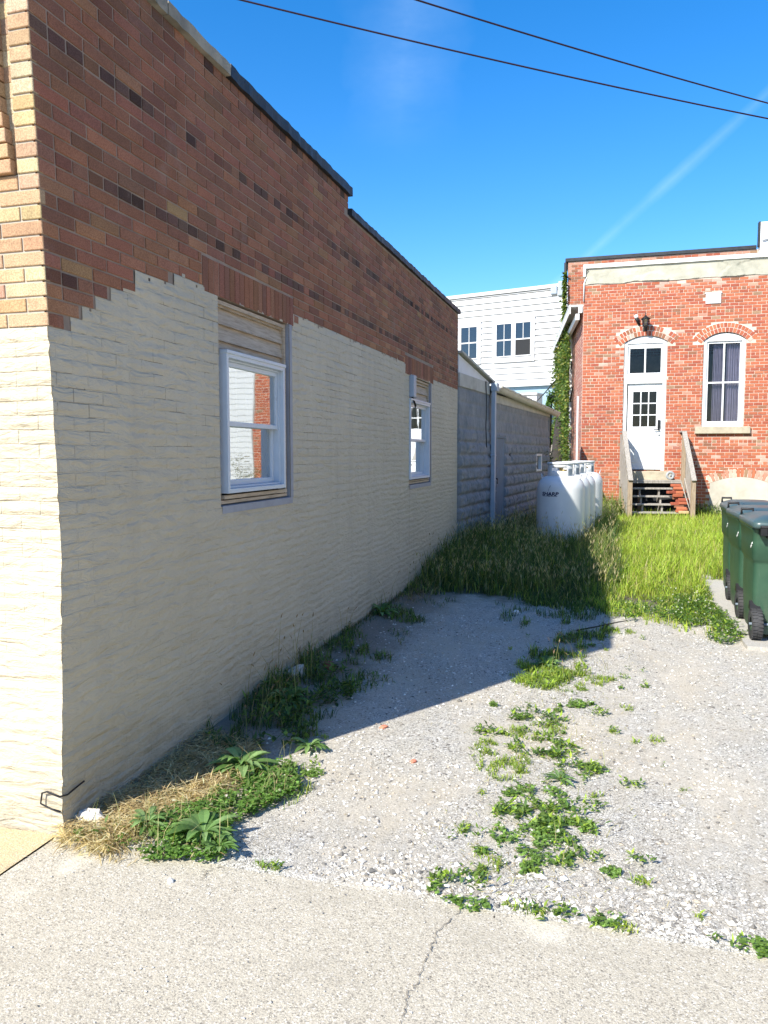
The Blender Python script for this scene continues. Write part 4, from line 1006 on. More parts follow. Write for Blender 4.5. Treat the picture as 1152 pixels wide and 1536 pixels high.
CM = thing('security_camera', 'small white and black security camera beside the lantern above the door', 'camera', (.50, HY, 5.06))
b = MB(); b.lathe([(0, -.0), (.045, 0), (.05, .05), (.035, .085), (0, .09)], 14, (0, -.10, 0)); b.build('dome', MATS['white_mark'], CM, True)
b = MB(); b.tube([(0, -.10, .0), (.04, -.08, -.08), (.08, -.01, -.16)], [.045, .035, .03], 8); b.tube([(0, -.10, .04), (0, -.009, .04)], .02, 8); b.build('mount', MATS['black_plastic'], CM, True)

# ------------------------------------------------------------------ wooden steps
st_a = R(7.5)
ST = thing('wooden_steps', 'weathered wooden steps with slatted railings up to the white door', 'steps', (1.13, 19.42, 0), st_a)
WD = 1.46; RISE = .186; RUN = .215
b_pl = []
for k in range(6):
    z = .03 + k * RISE; y = .0 + k * RUN
    if k == 5: continue
    b = MB(); b.box(-WD / 2 + .06, WD / 2 - .06, y, y + .13, z - .02, z + .018); b.box(-WD / 2 + .06, WD / 2 - .06, y + .14, y + .25, z - .02, z + .018); b.build('tread', MATS['grey_wood'], ST, True, bevel=.004)
b = MB(); z = .03 + 5 * RISE
for i in range(4): b.box(-WD / 2 + .04, WD / 2 - .04, 5 * RUN + i * .112, 5 * RUN + i * .112 + .104, z - .02, z + .018)
b.box(-WD / 2 + .05, WD / 2 - .05, 5 * RUN + .004, 5 * RUN + .04, z - .06, z - .021); b.build('landing', MATS['grey_wood'], ST, True, bevel=.004)
for x in (-.34, .12, .60, -.66):
    b = MB(); pr = [(0.03, 0.0)]
    for k in range(5): b.box(x - .02, x + .02, k * RUN + .06, k * RUN + .22, -.02, .005 + k * RISE)
    b.build('stringer', MATS['grey_wood'], ST, True)
def rail(sx):
    x = sx * (WD / 2 - .01)
    b = MB(); b.box(x - .05, x + .05, -.06, .04, -.05, 1.02); b.build('front_post', MATS['tan_wood'], ST, True, bevel=.005)
    b = MB(); b.box(x - .05, x + .05, 1.02, 1.12, -.05, 2.12); b.build('back_post', MATS['tan_wood'], ST, True, bevel=.005)
    b = MB(); b.box(x - .05, x + .05, 1.40, 1.48, .3, 2.14); b.build('wall_post', MATS['tan_wood'], ST, True, bevel=.005)
    b = MB(); b.beam((x, -.10, 1.0), (x, 1.10, 2.20), .11, .035); b.beam((x, 1.06, 2.19), (x, 1.50, 2.19), .11, .035); b.beam((x, -.0, .96), (x, 1.08, 2.04), .035, .13); b.build('handrail', MATS['grey_wood'], ST, True, bevel=.004)
    b = MB(); b.beam((x + sx * .03, .0, .12), (x + sx * .03, 1.08, 1.02), .035, .09)
    n = 9
    for i in range(n):
        y = .10 + i * .115; zl = .02 + max(0, y) * .83; zh = .97 + y; b.box(x + sx * .032, x + sx * .055, y, y + .085, zl, zh)
    for i in range(3): y = 1.14 + i * .11; b.box(x + sx * .032, x + sx * .055, y, y + .08, .80, 2.12)
    b.build('baluster_boards', MATS['grey_wood'], ST, True, bevel=.003)
rail(-1); rail(1)
b = MB(); b.tube([(WD / 2 - .16, .62, .98), (WD / 2 - .02, .0, .15)], .012, 6); b.build('loose_batten', MATS['grey_wood'], ST, True)
# loose bricks on the right of the treads
bk0 = None; stM = Matrix.Translation((1.13, 19.42, 0)) @ Matrix.Rotation(st_a, 4, 'Z')
LBL = ['topmost loose red brick under the landing at the right of the wooden steps', 'loose red brick just under the topmost one beside the wooden steps', 'broken dark red brick poking out left of the pile on the steps', 'loose brick high in the pile against the right railing', 'orange red brick in the middle of the pile on the steps', 'loose brick in the middle of the pile nearest the right railing', 'long red brick lying low in the pile, reaching furthest left', 'loose brick low in the pile against the right railing', 'orange brick near the foot of the pile on the steps', 'pale tan brick at the very bottom of the pile on the steps']
SPT = [(.50, .86, .86, .05), (.55, .80, .79, -.1), (.36, .62, .70, .4), (.58, .64, .70, .0), (.50, .60, .62, .2), (.60, .45, .53, -.15), (.42, .44, .43, .1), (.60, .42, .45, .0), (.52, .24, .33, -.2), (.56, .20, .24, .05)]
for i, (x, y, z, r_) in enumerate(SPT):
    b = MB(); b.box(-.115, .115, -.05, .05, -.033, .033, col=(OR1, OR2, RD2, OR2, OR1, RD2, RD2, OR1, OR2, (.58, .42, .24))[i])
    o = b.build('loose_brick', MATS['old_bricks'], None, bevel=.008)
    p = stM @ Vector((x, y, z)); o.location = p; o.rotation_euler = (0, 0, st_a + r_)
    tag(o, LBL[i], 'brick', 'loose bricks piled on the wooden steps')
    # stacked fill below, so that the pile stands
b = MB()
for (x, y, z) in ((.54, .84, .715), (.56, .84, .645), (.5, .66, .555), (.57, .62, .49), (.54, .60, .42), (.5, .44, .36), (.58, .42, .30), (.50, .25, .265)):
    b.box(x - .11, x + .11, y - .05, y + .05, z - .03, z + .03, col=rh.choice((RD2, OR1, BN2)))
o = b.build('brick_rubble', MATS['old_bricks'], None, bevel=.006); o.location = (1.13, 19.42, 0); o.rotation_euler = (0, 0, st_a)
tag(o, 'stuffed red brick rubble filling the gap beneath the loose bricks on the steps', 'rubble', kind='stuff')
b = MB(); b.lathe([(.0, -.05), (.095, -.05), (.11, -.03), (.115, .0), (.11, .03), (.095, .045), (.06, .045), (.05, .02), (.03, .02), (.02, .05), (0, .05)], 24, axis='x'); o = b.build('hose_reel', MATS['grey_plastic'], None)
o.location = stM @ Vector((.42, 1.15, .03 + 5 * RISE + .135)); o.rotation_euler = (0, 0, R(-80)); tag(o, 'round grey disc-shaped reel standing at the right end of the step landing', 'reel')

# ================================================================== WHITE SIDED BUILDING (far)
wa = R(-75.374 + 180); WDv = Vector((math.sin(wa), math.cos(wa), 0))  # towards the right along its face
WNv = Vector((WDv.y, -WDv.x, 0)); 
if WNv.y > 0: WNv = -WNv
WP = Vector((-4.99, 38.0, 0))
def Wp(s, z, o=0.): return WP + WDv * s + WNv * o + Vector((0, 0, z))
WB = thing('white_building', 'two-storey white clapboard building behind the alley, with a pale blue lower wall', 'building', (-4.99, 38, 0))
WINS = ((-2.43, -1.58), (-.53, .235), (.45, 1.20))
def wbox(b, s0, s1, z0, z1, o0, o1, **k):
    vs = [Wp(s0, z0, o0), Wp(s1, z0, o0), Wp(s1, z0, o1), Wp(s0, z0, o1), Wp(s0, z1, o0), Wp(s1, z1, o0), Wp(s1, z1, o1), Wp(s0, z1, o1)]
    return b.add(vs, [(3, 2, 1, 0), (4, 5, 6, 7), (0, 1, 5, 4), (1, 2, 6, 5), (2, 3, 7, 6), (3, 0, 4, 7)], **k)
S0, S1 = -9.0, 2.93
def clap():
    b = MB(); z = 4.93; h = .29
    holes = [(-2.62, -1.39), (-.72, 1.39)]
    while z < 9.35:
        zt = min(z + h, 9.36)
        segs = [(S0, S1)]
        if zt > 6.12 and z < 8.10: segs = [(S0, holes[0][0]), (holes[0][1], holes[1][0]), (holes[1][1], S1)]
        for a, c in segs:
            b.add([Wp(a, z, .085), Wp(c, z, .085), Wp(c, zt, .018), Wp(a, zt, .018), Wp(a, z, .0), Wp(c, z, .0)], [(0, 1, 2, 3), (4, 5, 1, 0)])
        z = zt
    b.build('clapboard', MATS['white_board'], WB)
clap()
b = MB(); wbox(b, S0, S1, 4.94, 9.4, -9, .0); b.build('upper_walls', MATS['white_board'], WB)
b = MB(); wbox(b, S0, S1, -.1, 4.93, -9, -.06); b.build('lower_walls', MATS['blue_wall'], WB)
b = MB(); wbox(b, S0 - .1, S1 + .12, 9.36, 9.52, -9.1, .14); b.build('roof_edge', MATS['white_board'], WB)
b = MB(); wbox(b, S1 - .12, S1 + .03, 4.93, 9.36, -.02, .13); wbox(b, S0, S1, 4.86, 4.95, -.02, .13); b.build('corner_trim', MATS['white_board'], WB)
b = MB(); wbox(b, -2.62, -1.39, 6.05, 8.14, .0, .125); wbox(b, -.72, 1.39, 6.05, 8.14, .0, .125); b.build('window_trim', MATS['white_board'], WB)
for i, (a, c) in enumerate(WINS):
    z0, z1 = 6.35, 7.88; w_ = thing('window', None, None); w_.parent = WB; w_.location = Wp((a + c) / 2, z0, .06) - WB.location
    b = MB(); f = .045
    wbox(b, a - f, a, z0 - f, z1 + f, .12, .17); wbox(b, c, c + f, z0 - f, z1 + f, .12, .17); wbox(b, a, c, z1, z1 + f, .12, .17); wbox(b, a, c, z0 - f, z0, .12, .17)
    m_ = (a + c) / 2; zm = (z0 + z1) / 2
    wbox(b, m_ - .014, m_ + .014, z0 if i < 2 else zm, z1, .132, .145); wbox(b, a, c, zm - .03, zm + .03, .13, .155); b.build('frame', MATS['white_board'], w_)
    b = MB(); wbox(b, a, c, zm, z1, .128, .131); wbox(b, a, c, z0, zm, .128, .131, mi=1 if i == 2 else 0); b.build('pane', [MATS['glass_far'], MATS['dark_inside_shade']], w_)
    b = MB(); wbox(b, a, c, z0, z1, .1262, .1270, mi=0); b.build('window_back', MATS['dark_inside_shade'], w_)
# white lean-to low in front of the blue wall
LT = thing('white_shed', 'plain white flat-roofed shed wall showing above the grey building', 'shed', (-4.0, 36.6, 0))
b = MB(); wbox(b, -6, 2.0, -.1, 4.34, .0 + .6, 1.4); b.build('shed_wall', MATS['white_board'], LT)
b = MB(); wbox(b, -6.05, 2.05, 4.34, 4.43, .55, 1.47); b.build('shed_roof', MATS['white_board'], LT)
b = MB(); b.tube([(-2.9, 30.5, 3.62), (-2.45, 29, 3.85), (-2.0, 28, 4.2), (-1.55, 27.2, 4.25)], .022, 6); b.tube([(-2.1, 27.0, 3.55), (-1.8, 27.0, 3.66), (-1.5, 27.0, 3.72)], .022, 6); tag(b.build('service_cable', MATS['black_plastic']), 'thin dark service cable sagging between the vine and the grey roof', 'cable')
# neighbour to the right of the brick house (seen in the alley windows' reflections)
NB = thing('sided_neighbour', 'white clapboard building adjoining the right end of the brick house', 'building', (8, 21, 0))
b = MB(); z = -.1
while z < 5.8:
    b.add([(5.64, HY - .03, z), (13, HY - .03, z), (13, HY - .018, z + .16), (5.64, HY - .018, z + .16), (5.64, HY + .0, z), (13, HY, z)], [(0, 1, 2, 3), (4, 5, 1, 0)]); z += .16
b.box(5.64, 13, HY + .002, HY + 8, -.1, 5.9); b.build('clapboard', MATS['white_board'], NB)
b = MB(); b.box(5.55, 13.1, HY - .15, HY + 8.1, 5.9, 6.02); b.build('roof_edge', MATS['white_board'], NB)

# unseen cream stucco building, added to bounce light onto the shaded alley wall
OB = thing('bounce_building', 'unseen cream stucco building added right of the lot to bounce light onto the alley wall', 'building', (10.5, 4, 0))
b = MB(); ob_h = [(-6 + i * 4.2, -4.6 + i * 4.2) for i in range(6)]
y_ = -8.0
for (a, c) in ob_h + [(18.2, 18.2)]:
    if a > y_: b.box(9.6, 13, y_, a, -.1, 6.4)
    if c > a: b.box(9.6, 13, a, c, -.1, 1.2); b.box(9.6, 13, a, c, 2.7, 6.4)
    y_ = c
b.build('bounce_wall', MATS['bounce_stucco'], OB)
b = MB(); b.box(9.45, 13.1, -8.1, 18.3, 6.4, 6.6); b.build('roof_edge', MATS['white_board'], OB)
for (a, c) in ob_h[:-1] if ob_h[-1][1] > 18.2 else ob_h:
    b = MB(); b.box(9.66, 9.74, a, a + .07, 1.2, 2.7); b.box(9.66, 9.74, c - .07, c, 1.2, 2.7); b.box(9.66, 9.74, a, c, 1.92, 1.98); b.box(9.55, 9.74, a, c, 1.2, 1.27); wf = b.build('window', MATS['white_paint'], OB)  # windows of the added, unseen bounce building
    b = MB(); b.quad((9.72, a, 1.2), (9.72, c, 1.2), (9.72, c, 2.7), (9.72, a, 2.7)); b.build('pane', MATS['glass_far'], wf)

# low brick wall and picket fence beyond the grey building
b = MB(); k = 0
while k * .08 < 1.30:
    x = -3.4 + (.11 if k % 2 else 0)
    while x < -1.0: b.box(x, x + .205, 25.9, 26.0, k * .08, k * .08 + .068, col=old_col(9, 9)); x += .22
    k += 1
b.box(-3.4, -1.0, 25.91, 25.99, 0, 1.30, mi=1); tag(b.build('low_brick_wall', [MATS['old_bricks'], MATS['pale_mortar']]), 'low red brick wall behind the white tanks, under the picket fence', 'wall')
PF = thing('picket_fence', 'pale picket fence standing behind the low brick wall', 'fence', (-2.2, 26.2, 0))
for i in range(14):
    x = -3.3 + i * .165; b = MB(); b.add([(x, 26.2, 1.0), (x + .085, 26.2, 1.0), (x + .085, 26.2, 1.88), (x + .043, 26.2, 1.95), (x, 26.2, 1.88), (x, 26.22, 1.0), (x + .085, 26.22, 1.0), (x + .085, 26.22, 1.88), (x + .043, 26.22, 1.95), (x, 26.22, 1.88)], [(0, 1, 2, 3, 4), (9, 8, 7, 6, 5), (0, 5, 6, 1), (1, 6, 7, 2), (2, 7, 8, 3), (3, 8, 9, 4), (4, 9, 5, 0)]); b.build('picket', MATS['grey_wood'], PF)
b = MB(); b.box(-3.35, -1.0, 26.225, 26.26, 1.15, 1.23); b.box(-3.35, -1.0, 26.225, 26.26, 1.6, 1.68); b.box(-3.4, -3.3, 26.23, 26.33, 0, 1.9); b.box(-1.1, -1.0, 26.27, 26.37, 0, 1.9); b.build('fence_rail', MATS['grey_wood'], PF)

# ================================================================== OVERHEAD CABLES
O_ = Vector((0, 0, 1.65))
def cable(name, label, p1, p2, sag, ext0, ext1, r=.011):
    p1 = Vector(p1); p2 = Vector(p2); d = p2 - p1; a = p1 - d * ext0; e = p2 + d * ext1; L = 1 + ext0 + ext1
    pts = []
    for i in range(61):
        t = i / 60; p = a.lerp(e, t); u = (t * L - ext0)     # 0..1 between the two measured points
        p.z -= sag * 4 * u * (1 - u); pts.append(p)
    b = MB(); b.tube(pts, r, 6); tag(b.build(name, MATS['cable_rubber']), label, 'cable')
cable('overhead_cable', 'lower of two dark overhead cables crossing the sky above the alley', (-4.51, 9.0, 7.21), (2.104, 13.0, 6.62), .04, .6, .8)
cable('overhead_cable', 'upper of two dark overhead cables crossing the sky near the top right', (-2.275, 9.0, 6.852), (2.104, 13.0, 6.84), .025, 1.0, .8)

# ================================================================== GAS TANKS
def make_tank():
    t = thing('gas_tank', 'x', 'gas tank')
    b = MB(); prof = [(.0, .04), (.30, .05), (.36, .08), (.38, .13)]
    prof += [(.38, z) for z in (.3, .55, .59, .591, .63, .9, 1.04)]
    prof = [(r + (.004 if .585 < z < .632 else 0), z) for r, z in prof]
    for a in np.linspace(0, math.pi / 2, 12)[1:]: prof.append((.38 - .22 * (1 - math.cos(a)) - .0, 1.04 + .235 * math.sin(a) ** .92))
    prof += [(.10, 1.284), (.0, 1.287)]
    b.lathe(prof, 64); b.build('tank_body', MATS['tank_paint'], t, True)
    b = MB(); b.lathe([(.30, -.02), (.31, -.02), (.31, .07), (.29, .07)], 40); b.build('foot_ring', MATS['tank_paint'], t, True)
    # collar with hand holes
    b = MB(); n = 72; zs = [1.225, 1.30, 1.345, 1.40, 1.46]; r = .208
    def ang(j): return 2 * math.pi * j / n
    vs = [(r * math.cos(ang(j)), r * math.sin(ang(j)), z) for z in zs for j in range(n)]; fs = []
    for i in range(len(zs) - 1):
        for j in range(n):
            deg = (j + .5) * 5
            if i in (2,) and (228 < deg < 300 or 68 < deg < 112): continue
            if i in (1, 2, 3) and 335 < deg < 350: continue
            fs.append((i * n + j, i * n + (j + 1) % n, (i + 1) * n + (j + 1) % n, (i + 1) * n + j))
    b.add(vs, fs, smooth=True); o = b.build('collar', MATS['tank_paint'], t, True)
    s = o.modifiers.new('thick', 'SOLIDIFY'); s.thickness = .008; s.offset = 0
    b = MB(); m_ = []
    for j in range(n + 1): m_.append((.212 * math.cos(ang(j)), .212 * math.sin(ang(j)), 1.468))
    b.tube(m_, .018, 8, caps=False); b.build('collar_rim', MATS['tank_paint'], t, True)
    b = MB(); b.lathe([(0, 1.28), (.05, 1.28), (.05, 1.30), (.028, 1.31), (.028, 1.38), (.04, 1.385), (.04, 1.42), (0, 1.425)], 16); b.tube([(0, 0, 1.35), (.10, .02, 1.35)], .018, 8); b.build('valve', MATS['brass'], t, True)
    for a in (-.25, math.pi - .25):
        b = MB(); c, s_ = math.cos(a), math.sin(a); P = [(.30 * c + .0, .30 * s_, 1.19), (.315 * c - .035 * s_, .315 * s_ + .035 * c, 1.25), (.33 * c, .33 * s_, 1.29), (.315 * c + .035 * s_, .315 * s_ - .035 * c, 1.25), (.31 * c, .31 * s_, 1.18)]
        b.tube(P, .009, 6); b.build('lifting_lug', MATS['tank_paint'], t, True)
    b = MB(); a0 = -.95
    for i in range(6):
        a = a0 + i * .06; a2 = a + .06; b.quad((.2145 * math.cos(a), .2145 * math.sin(a), 1.26), (.2145 * math.cos(a2), .2145 * math.sin(a2), 1.26), (.2145 * math.cos(a2), .2145 * math.sin(a2), 1.38), (.2145 * math.cos(a), .2145 * math.sin(a), 1.38))
    b.build('data_plate', MATS['grey_metal'], t, True)
    return t
def copy_tree(o, parent=None):
    c = o.copy(); COL.objects.link(c)
    if parent: c.parent = parent
    for ch in [x for x in o.children]: copy_tree(ch, c)
    return c
TL = ['nearest white gas tank, with dark lettering on its side, standing in tall grass', 'second white gas tank in the row, just behind the one with dark lettering', 'third white gas tank counting back from the grass, between two others', 'rearmost white gas tank in the row, nearest the red brick house']
TP = [(-.80, 12.85), (-.735, 13.68), (-.665, 14.50), (-.555, 15.75)]
tk = make_tank(); 
for i, (x, y) in enumerate(TP):
    o = tk if i == 0 else copy_tree(tk)
    o.location = (x, y, .02); o.rotation_euler = (0, 0, (0, .12, -.1, .25)[i]); o['label'] = TL[i]; o['group'] = 'white gas tanks beside the grey block building'
# lettering wrapped on the nearest tank
def wrap_text(body, size, zc, ang_c, r, mat, name, parent, shear=.0, sx=1.0):
    cu = bpy.data.curves.new('txt', 'FONT'); cu.body = body; cu.size = size; cu.align_x = 'CENTER'; cu.shear = shear; cu.offset = size * .04
    to = bpy.data.objects.new('txt', cu); COL.objects.link(to); bpy.context.view_layer.update()
    me = bpy.data.meshes.new_from_object(to.evaluated_get(bpy.context.evaluated_depsgraph_get())); bpy.data.objects.remove(to); bpy.data.curves.remove(cu)
    for v in me.vertices:
        a = ang_c + v.co.x * sx / r; v.co = Vector((r * math.cos(a), r * math.sin(a), zc + v.co.y))
    me.materials.clear(); me.materials.append(MATS[mat]); o = bpy.data.objects.new(name, me); COL.objects.link(o); o.parent = parent; return o
AC = R(270) - R(28) + .07
wrap_text('SHARP', .078, .958, AC, .3815, 'navy_ink', 'lettering', tk, .15, 1.25)
b = MB()
for (z, a0, a1, h) in ((.948, -.34, .34, .0035),):
    n = 10
    for i in range(n):
        p, q = AC + a0 + (a1 - a0) * i / n, AC + a0 + (a1 - a0) * (i + 1) / n; r = .3818
        b.quad((r * math.cos(p), r * math.sin(p), z - h), (r * math.cos(q), r * math.sin(q), z - h), (r * math.cos(q), r * math.sin(q), z + h), (r * math.cos(p), r * math.sin(p), z + h))
def wq(pts):
    r = .3818; b.add([(r * math.cos(AC + u), r * math.sin(AC + u), z) for u, z in pts], [tuple(range(len(pts)))])
wq([(-.06, 1.03), (-.045, 1.03), (.0, 1.085), (-.012, 1.085)]); wq([(.0, 1.09), (.02, 1.085), (.06, 1.125), (.035, 1.115)]); wq([(-.012, .97), (.02, .97), (.0, .94), (-.025, .93)])
b.build('logo_mark', MATS['navy_ink'], tk, True)

# ================================================================== WHEELED BINS
def make_bin():
    t = thing('wheeled_bin', 'x', 'bin'); w = .30; b = MB()
    # body as rings of a rounded rectangle, narrower and shallower at the foot
    def ring(hw, y0, y1, z, r=.05, n=5):
        P = []; hw *= .945
        for (cx, cy, a0) in ((hw - r, y1 - r, 0), (-hw + r, y1 - r, 90), (-hw + r, y0 + r, 180), (hw - r, y0 + r, 270)):
            for k in range(n): a = R(a0 + 90 * k / (n - 1)); P.append((cx + r * math.cos(a), cy + r * math.sin(a), z))
        return P
    rings = [ring(.235, .13, .60, .05), ring(.25, .10, .62, .09), ring(.256, .085, .64, .25), ring(.262, .07, .66, .46), ring(.262, .06, .675, .66), ring(.265, .055, .68, .685), ring(.280, .028, .70, .71), ring(.283, .022, .72, .86), ring(.286, .015, .74, .955), ring(.294, .005, .752, .965), ring(.294, .005, .752, .995), ring(.285, .015, .74, 1.0)]
    n = len(rings[0]); vs = [p for r_ in rings for p in r_]
    fs = [(i * n + j, i * n + (j + 1) % n, (i + 1) * n + (j + 1) % n, (i + 1) * n + j) for i in range(len(rings) - 1) for j in range(n)] + [tuple(range(n - 1, -1, -1))]
    b.add(vs, fs, smooth=True)
    b.box(-.255, .255, .06, .16, .05, .12)
    o = b.build('bin_body', MATS['bin_plastic'], t, True); 
    # wheel arches, rear rib
    for sx in (-1, 1):
        b = MB(); b.add([(sx * .183, .055, .26), (sx * .268, .055, .26), (sx * .268, .12, .335), (sx * .183, .12, .335), (sx * .183, .16, .26), (sx * .268, .16, .26)], [(0, 1, 2, 3), (3, 2, 5, 4), (0, 3, 4), (1, 5, 2)])
        b.build('wheel_arch', MATS['black_plastic'], t, True)
    b = MB(); b.box(-.10, .10, .036, .056, .655, .685); b.box(-.16, .16, .045, .06, .70, .71); b.build('grip_recess', MATS['black_plastic'], t, True, bevel=.008)
    # lid
    b = MB(); L = [ring(.298, -.055, .79, .985, .06), ring(.301, -.06, .795, 1.0, .06), ring(.301, -.06, .795, 1.03, .06), ring(.292, -.045, .78, 1.045, .06), ring(.27, .02, .73, 1.062, .06), ring(.2, .10, .64, 1.088, .06), ring(.1, .2, .5, 1.098, .05)]
    vs = [p for r_ in L for p in r_]; fs = [(i * n + j, i * n + (j + 1) % n, (i + 1) * n + (j + 1) % n, (i + 1) * n + j) for i in range(len(L) - 1) for j in range(n)] + [tuple(range((len(L) - 1) * n, len(L) * n)), tuple(range(n - 1, -1, -1))]
    b.add(vs, fs, smooth=True); b.build('lid', MATS['lid_plastic'], t, True)
    # hinge bar, brackets, handle
    b = MB(); b.tube([(-.23, -.075, 1.0), (.23, -.075, 1.0)], .016, 8)
    for x in (-.20, -.08, .08, .20): b.box(x - .028, x + .028, -.085, .03, .925, 1.005)
    b.box(-.17, .17, -.03, .02, .90, .95); b.build('hinge', MATS['black_plastic'], t, True, bevel=.006)
    b = MB(); b.tube([(-.26, .74, 1.045), (-.26, .75, 1.10), (-.16, .75, 1.10), (-.16, .74, 1.05)], .013, 8); b.build('lid_handle', MATS['black_plastic'], t, True)
    b = MB(); b.tube([(-.02, .0, .94), (-.02, -.012, .70)], .006, 6); b.build('strap', MATS['black_plastic'], t, True)
    b = MB(); b.tube([(-.27, .07, .135), (.27, .07, .135)], .012, 8); b.build('axle', MATS['grey_metal'], t, True)
    for sx in (-1, 1):
        b = MB(); N = 40; P = [(.06, -.04), (.118, -.045), (.130, -.036), (.133, -.02), (.133, .02), (.130, .036), (.118, .045), (.06, .04)]
        b.lathe(P, N, (sx * .217, .07, .135), axis='x', smooth=True)
        for k in range(26):
            a = 2 * math.pi * k / 26
            for s2 in (-1, 1):
                a1 = a + (.06 if s2 > 0 else 0); M = Matrix.Translation((sx * .217 + s2 * .022, .07, .135)) @ Matrix.Rotation(a1, 4, 'X'); b.box(-.018, .018, -.009, .009, .128, .1385, M)
        wo = b.build('wheel', MATS['rubber'], t, True)
        b = MB(); b.lathe([(.0, -.03), (.062, -.034), (.062, .034), (0, .03)], 24, (sx * .217, .07, .135), axis='x', smooth=False); b.build('hub', MATS['black_plastic'], wo, True)
    b = MB(); M = Matrix.Translation((-.269, .10, .83)) @ Matrix.Rotation(R(-28), 4, 'X'); b.box(-.0015, .0015, -.045, .0, -.008, .008, M); b.box(-.0015, .0015, -.005, .045, -.014, .004, M); b.build('printed_mark', MATS['white_mark'], t, True)
    return t
bn = make_bin()
BL = ['nearest of the three green wheeled bins, cut off by the right edge', 'middle green wheeled bin in the row of three at the right', 'farthest green wheeled bin, next to the tall bright grass']
for i, (x, y, r_) in enumerate(((1.452, 7.24, .0), (1.474, 8.17, .02), (1.51, 9.18, -.02))):
    o = bn if i == 0 else copy_tree(bn)
    o.location = (x, y, .022); o.rotation_euler = (0, 0, r_); o['label'] = BL[i]; o['group'] = 'green wheeled bins in a row on the concrete pad'

# ================================================================== PLANTS
class FL:
    def __init__(s): s.V = []; s.F = {3: [], 4: []}; s.C = {3: [], 4: []}; s.n = 0
    def _add(s, V, fs):
        for f, c in fs: s.F[f.shape[1]].append(f + s.n); s.C[f.shape[1]].append(c)
        s.V.append(V); s.n += len(V)
    def blades(s, P, h, w, az, lean, col, curl=.5, droop=0.0):
        n = len(P); P = np.asarray(P, float); h = np.broadcast_to(h, n); w = np.broadcast_to(w, n)
        d = np.stack([np.cos(az), np.sin(az), 0 * az], 1); side_az = az + math.pi / 2 + rng.normal(0, .5, n)
        sd_ = np.stack([np.cos(side_az), np.sin(side_az), 0 * az], 1)
        le = np.broadcast_to(lean, n)
        up = np.array([0, 0, 1.0])
        mid = P + up * (h * .55 * (1 - .15 * le))[:, None] + d * (h * le * .28)[:, None]
        tip = P + up * (h * (1 - .45 * le * le) - droop * h * le)[:, None] + d * (h * le * .95)[:, None]
        V = np.stack([P - sd_ * (w / 2)[:, None], P + sd_ * (w / 2)[:, None], mid - sd_ * (w * .42)[:, None], mid + sd_ * (w * .42)[:, None], tip], 1).reshape(-1, 3)
        i = np.arange(n) * 5; s._add(V, [(np.stack([i, i + 1, i + 3, i + 2], 1), col * .85), (np.stack([i + 2, i + 3, i + 4], 1), col)])
    def leaves(s, P, L, W, az, pitch, col, roll=None):
        """folded pointed leaves: 6 verts"""
        n = len(P); P = np.asarray(P, float); L = np.broadcast_to(L, n)[:, None]; W = np.broadcast_to(W, n)[:, None]
        d = np.stack([np.cos(az) * np.cos(pitch), np.sin(az) * np.cos(pitch), np.sin(pitch)], 1)
        sd_ = np.stack([-np.sin(az), np.cos(az), 0 * az], 1)
        if roll is not None:
            nn = np.cross(d, sd_); sd_ = sd_ * np.cos(roll)[:, None] + nn * np.sin(roll)[:, None]
        nn = np.cross(d, sd_)
        V = np.stack([P, P + d * L * .4 + sd_ * W * .5 + nn * W * .10, P + d * L * .42 - nn * W * .02, P + d * L * .4 - sd_ * W * .5 + nn * W * .10, P + d * L - nn * L * .10], 1).reshape(-1, 3)
        i = np.arange(n) * 5; s._add(V, [(np.stack([i, i + 1, i + 2], 1), col), (np.stack([i, i + 2, i + 3], 1), col * .93), (np.stack([i + 1, i + 4, i + 2], 1), col), (np.stack([i + 2, i + 4, i + 3], 1), col * .93)])
    def discs(s, P, r, col, tilt=.5):
        n = len(P); az = rng.uniform(0, 6.28, n); tl = rng.normal(0, tilt, n); nrm = np.stack([np.sin(tl) * np.cos(az), np.sin(tl) * np.sin(az), np.cos(tl)], 1)
        a = np.cross(nrm, [.3, .9, .1]); a /= np.linalg.norm(a, axis=1)[:, None]; b_ = np.cross(nrm, a); r = np.broadcast_to(r, n)[:, None]
        V = np.stack([P + a * r, P + (a * .3 + b_) * r * .85, P - a * r * .7 + b_ * r * .3, P - (a * .2 + b_) * r * .85], 1).reshape(-1, 3); i = np.arange(n) * 4
        s._add(V, [(np.stack([i, i + 1, i + 2, i + 3], 1), col)])
    def build(s, name, mat='leafy', parent=None, kind=None, label=None, cat=None, local=False):
        V = np.concatenate(s.V); fs = []; cs = []
        for k in (3, 4):
            if s.F[k]: fs.append(np.concatenate(s.F[k])); cs.append(np.concatenate(s.C[k]))
        o = link(name, fastmesh(name, V, fs, cs, [MATS[mat]]), parent, local); return tag(o, label, cat, None, kind)
def jit(base, n, v=.18, hv=.06):
    k = np.clip(1 + rng.normal(0, v, n), .45, 1.7)[:, None]; return np.clip(np.array(base)[None] * k * (1 + rng.normal(0, hv, (n, 3))), .004, .8)
def mixc(cols, ps, n, v=.18):
    idx = rng.choice(len(cols), n, p=ps); return np.clip(np.array(cols)[idx] * np.clip(1 + rng.normal(0, v, n), .5, 1.6)[:, None], .004, .8)
def in_poly(x, y, P):
    r = np.zeros(len(x), bool); j = len(P) - 1
    for i in range(len(P)):
        xi, yi = P[i]; xj, yj = P[j]
        c = ((yi > y) != (yj > y)) & (x < (xj - xi) * (y - yi) / (yj - yi + 1e-12) + xi); r ^= c; j = i
    return r
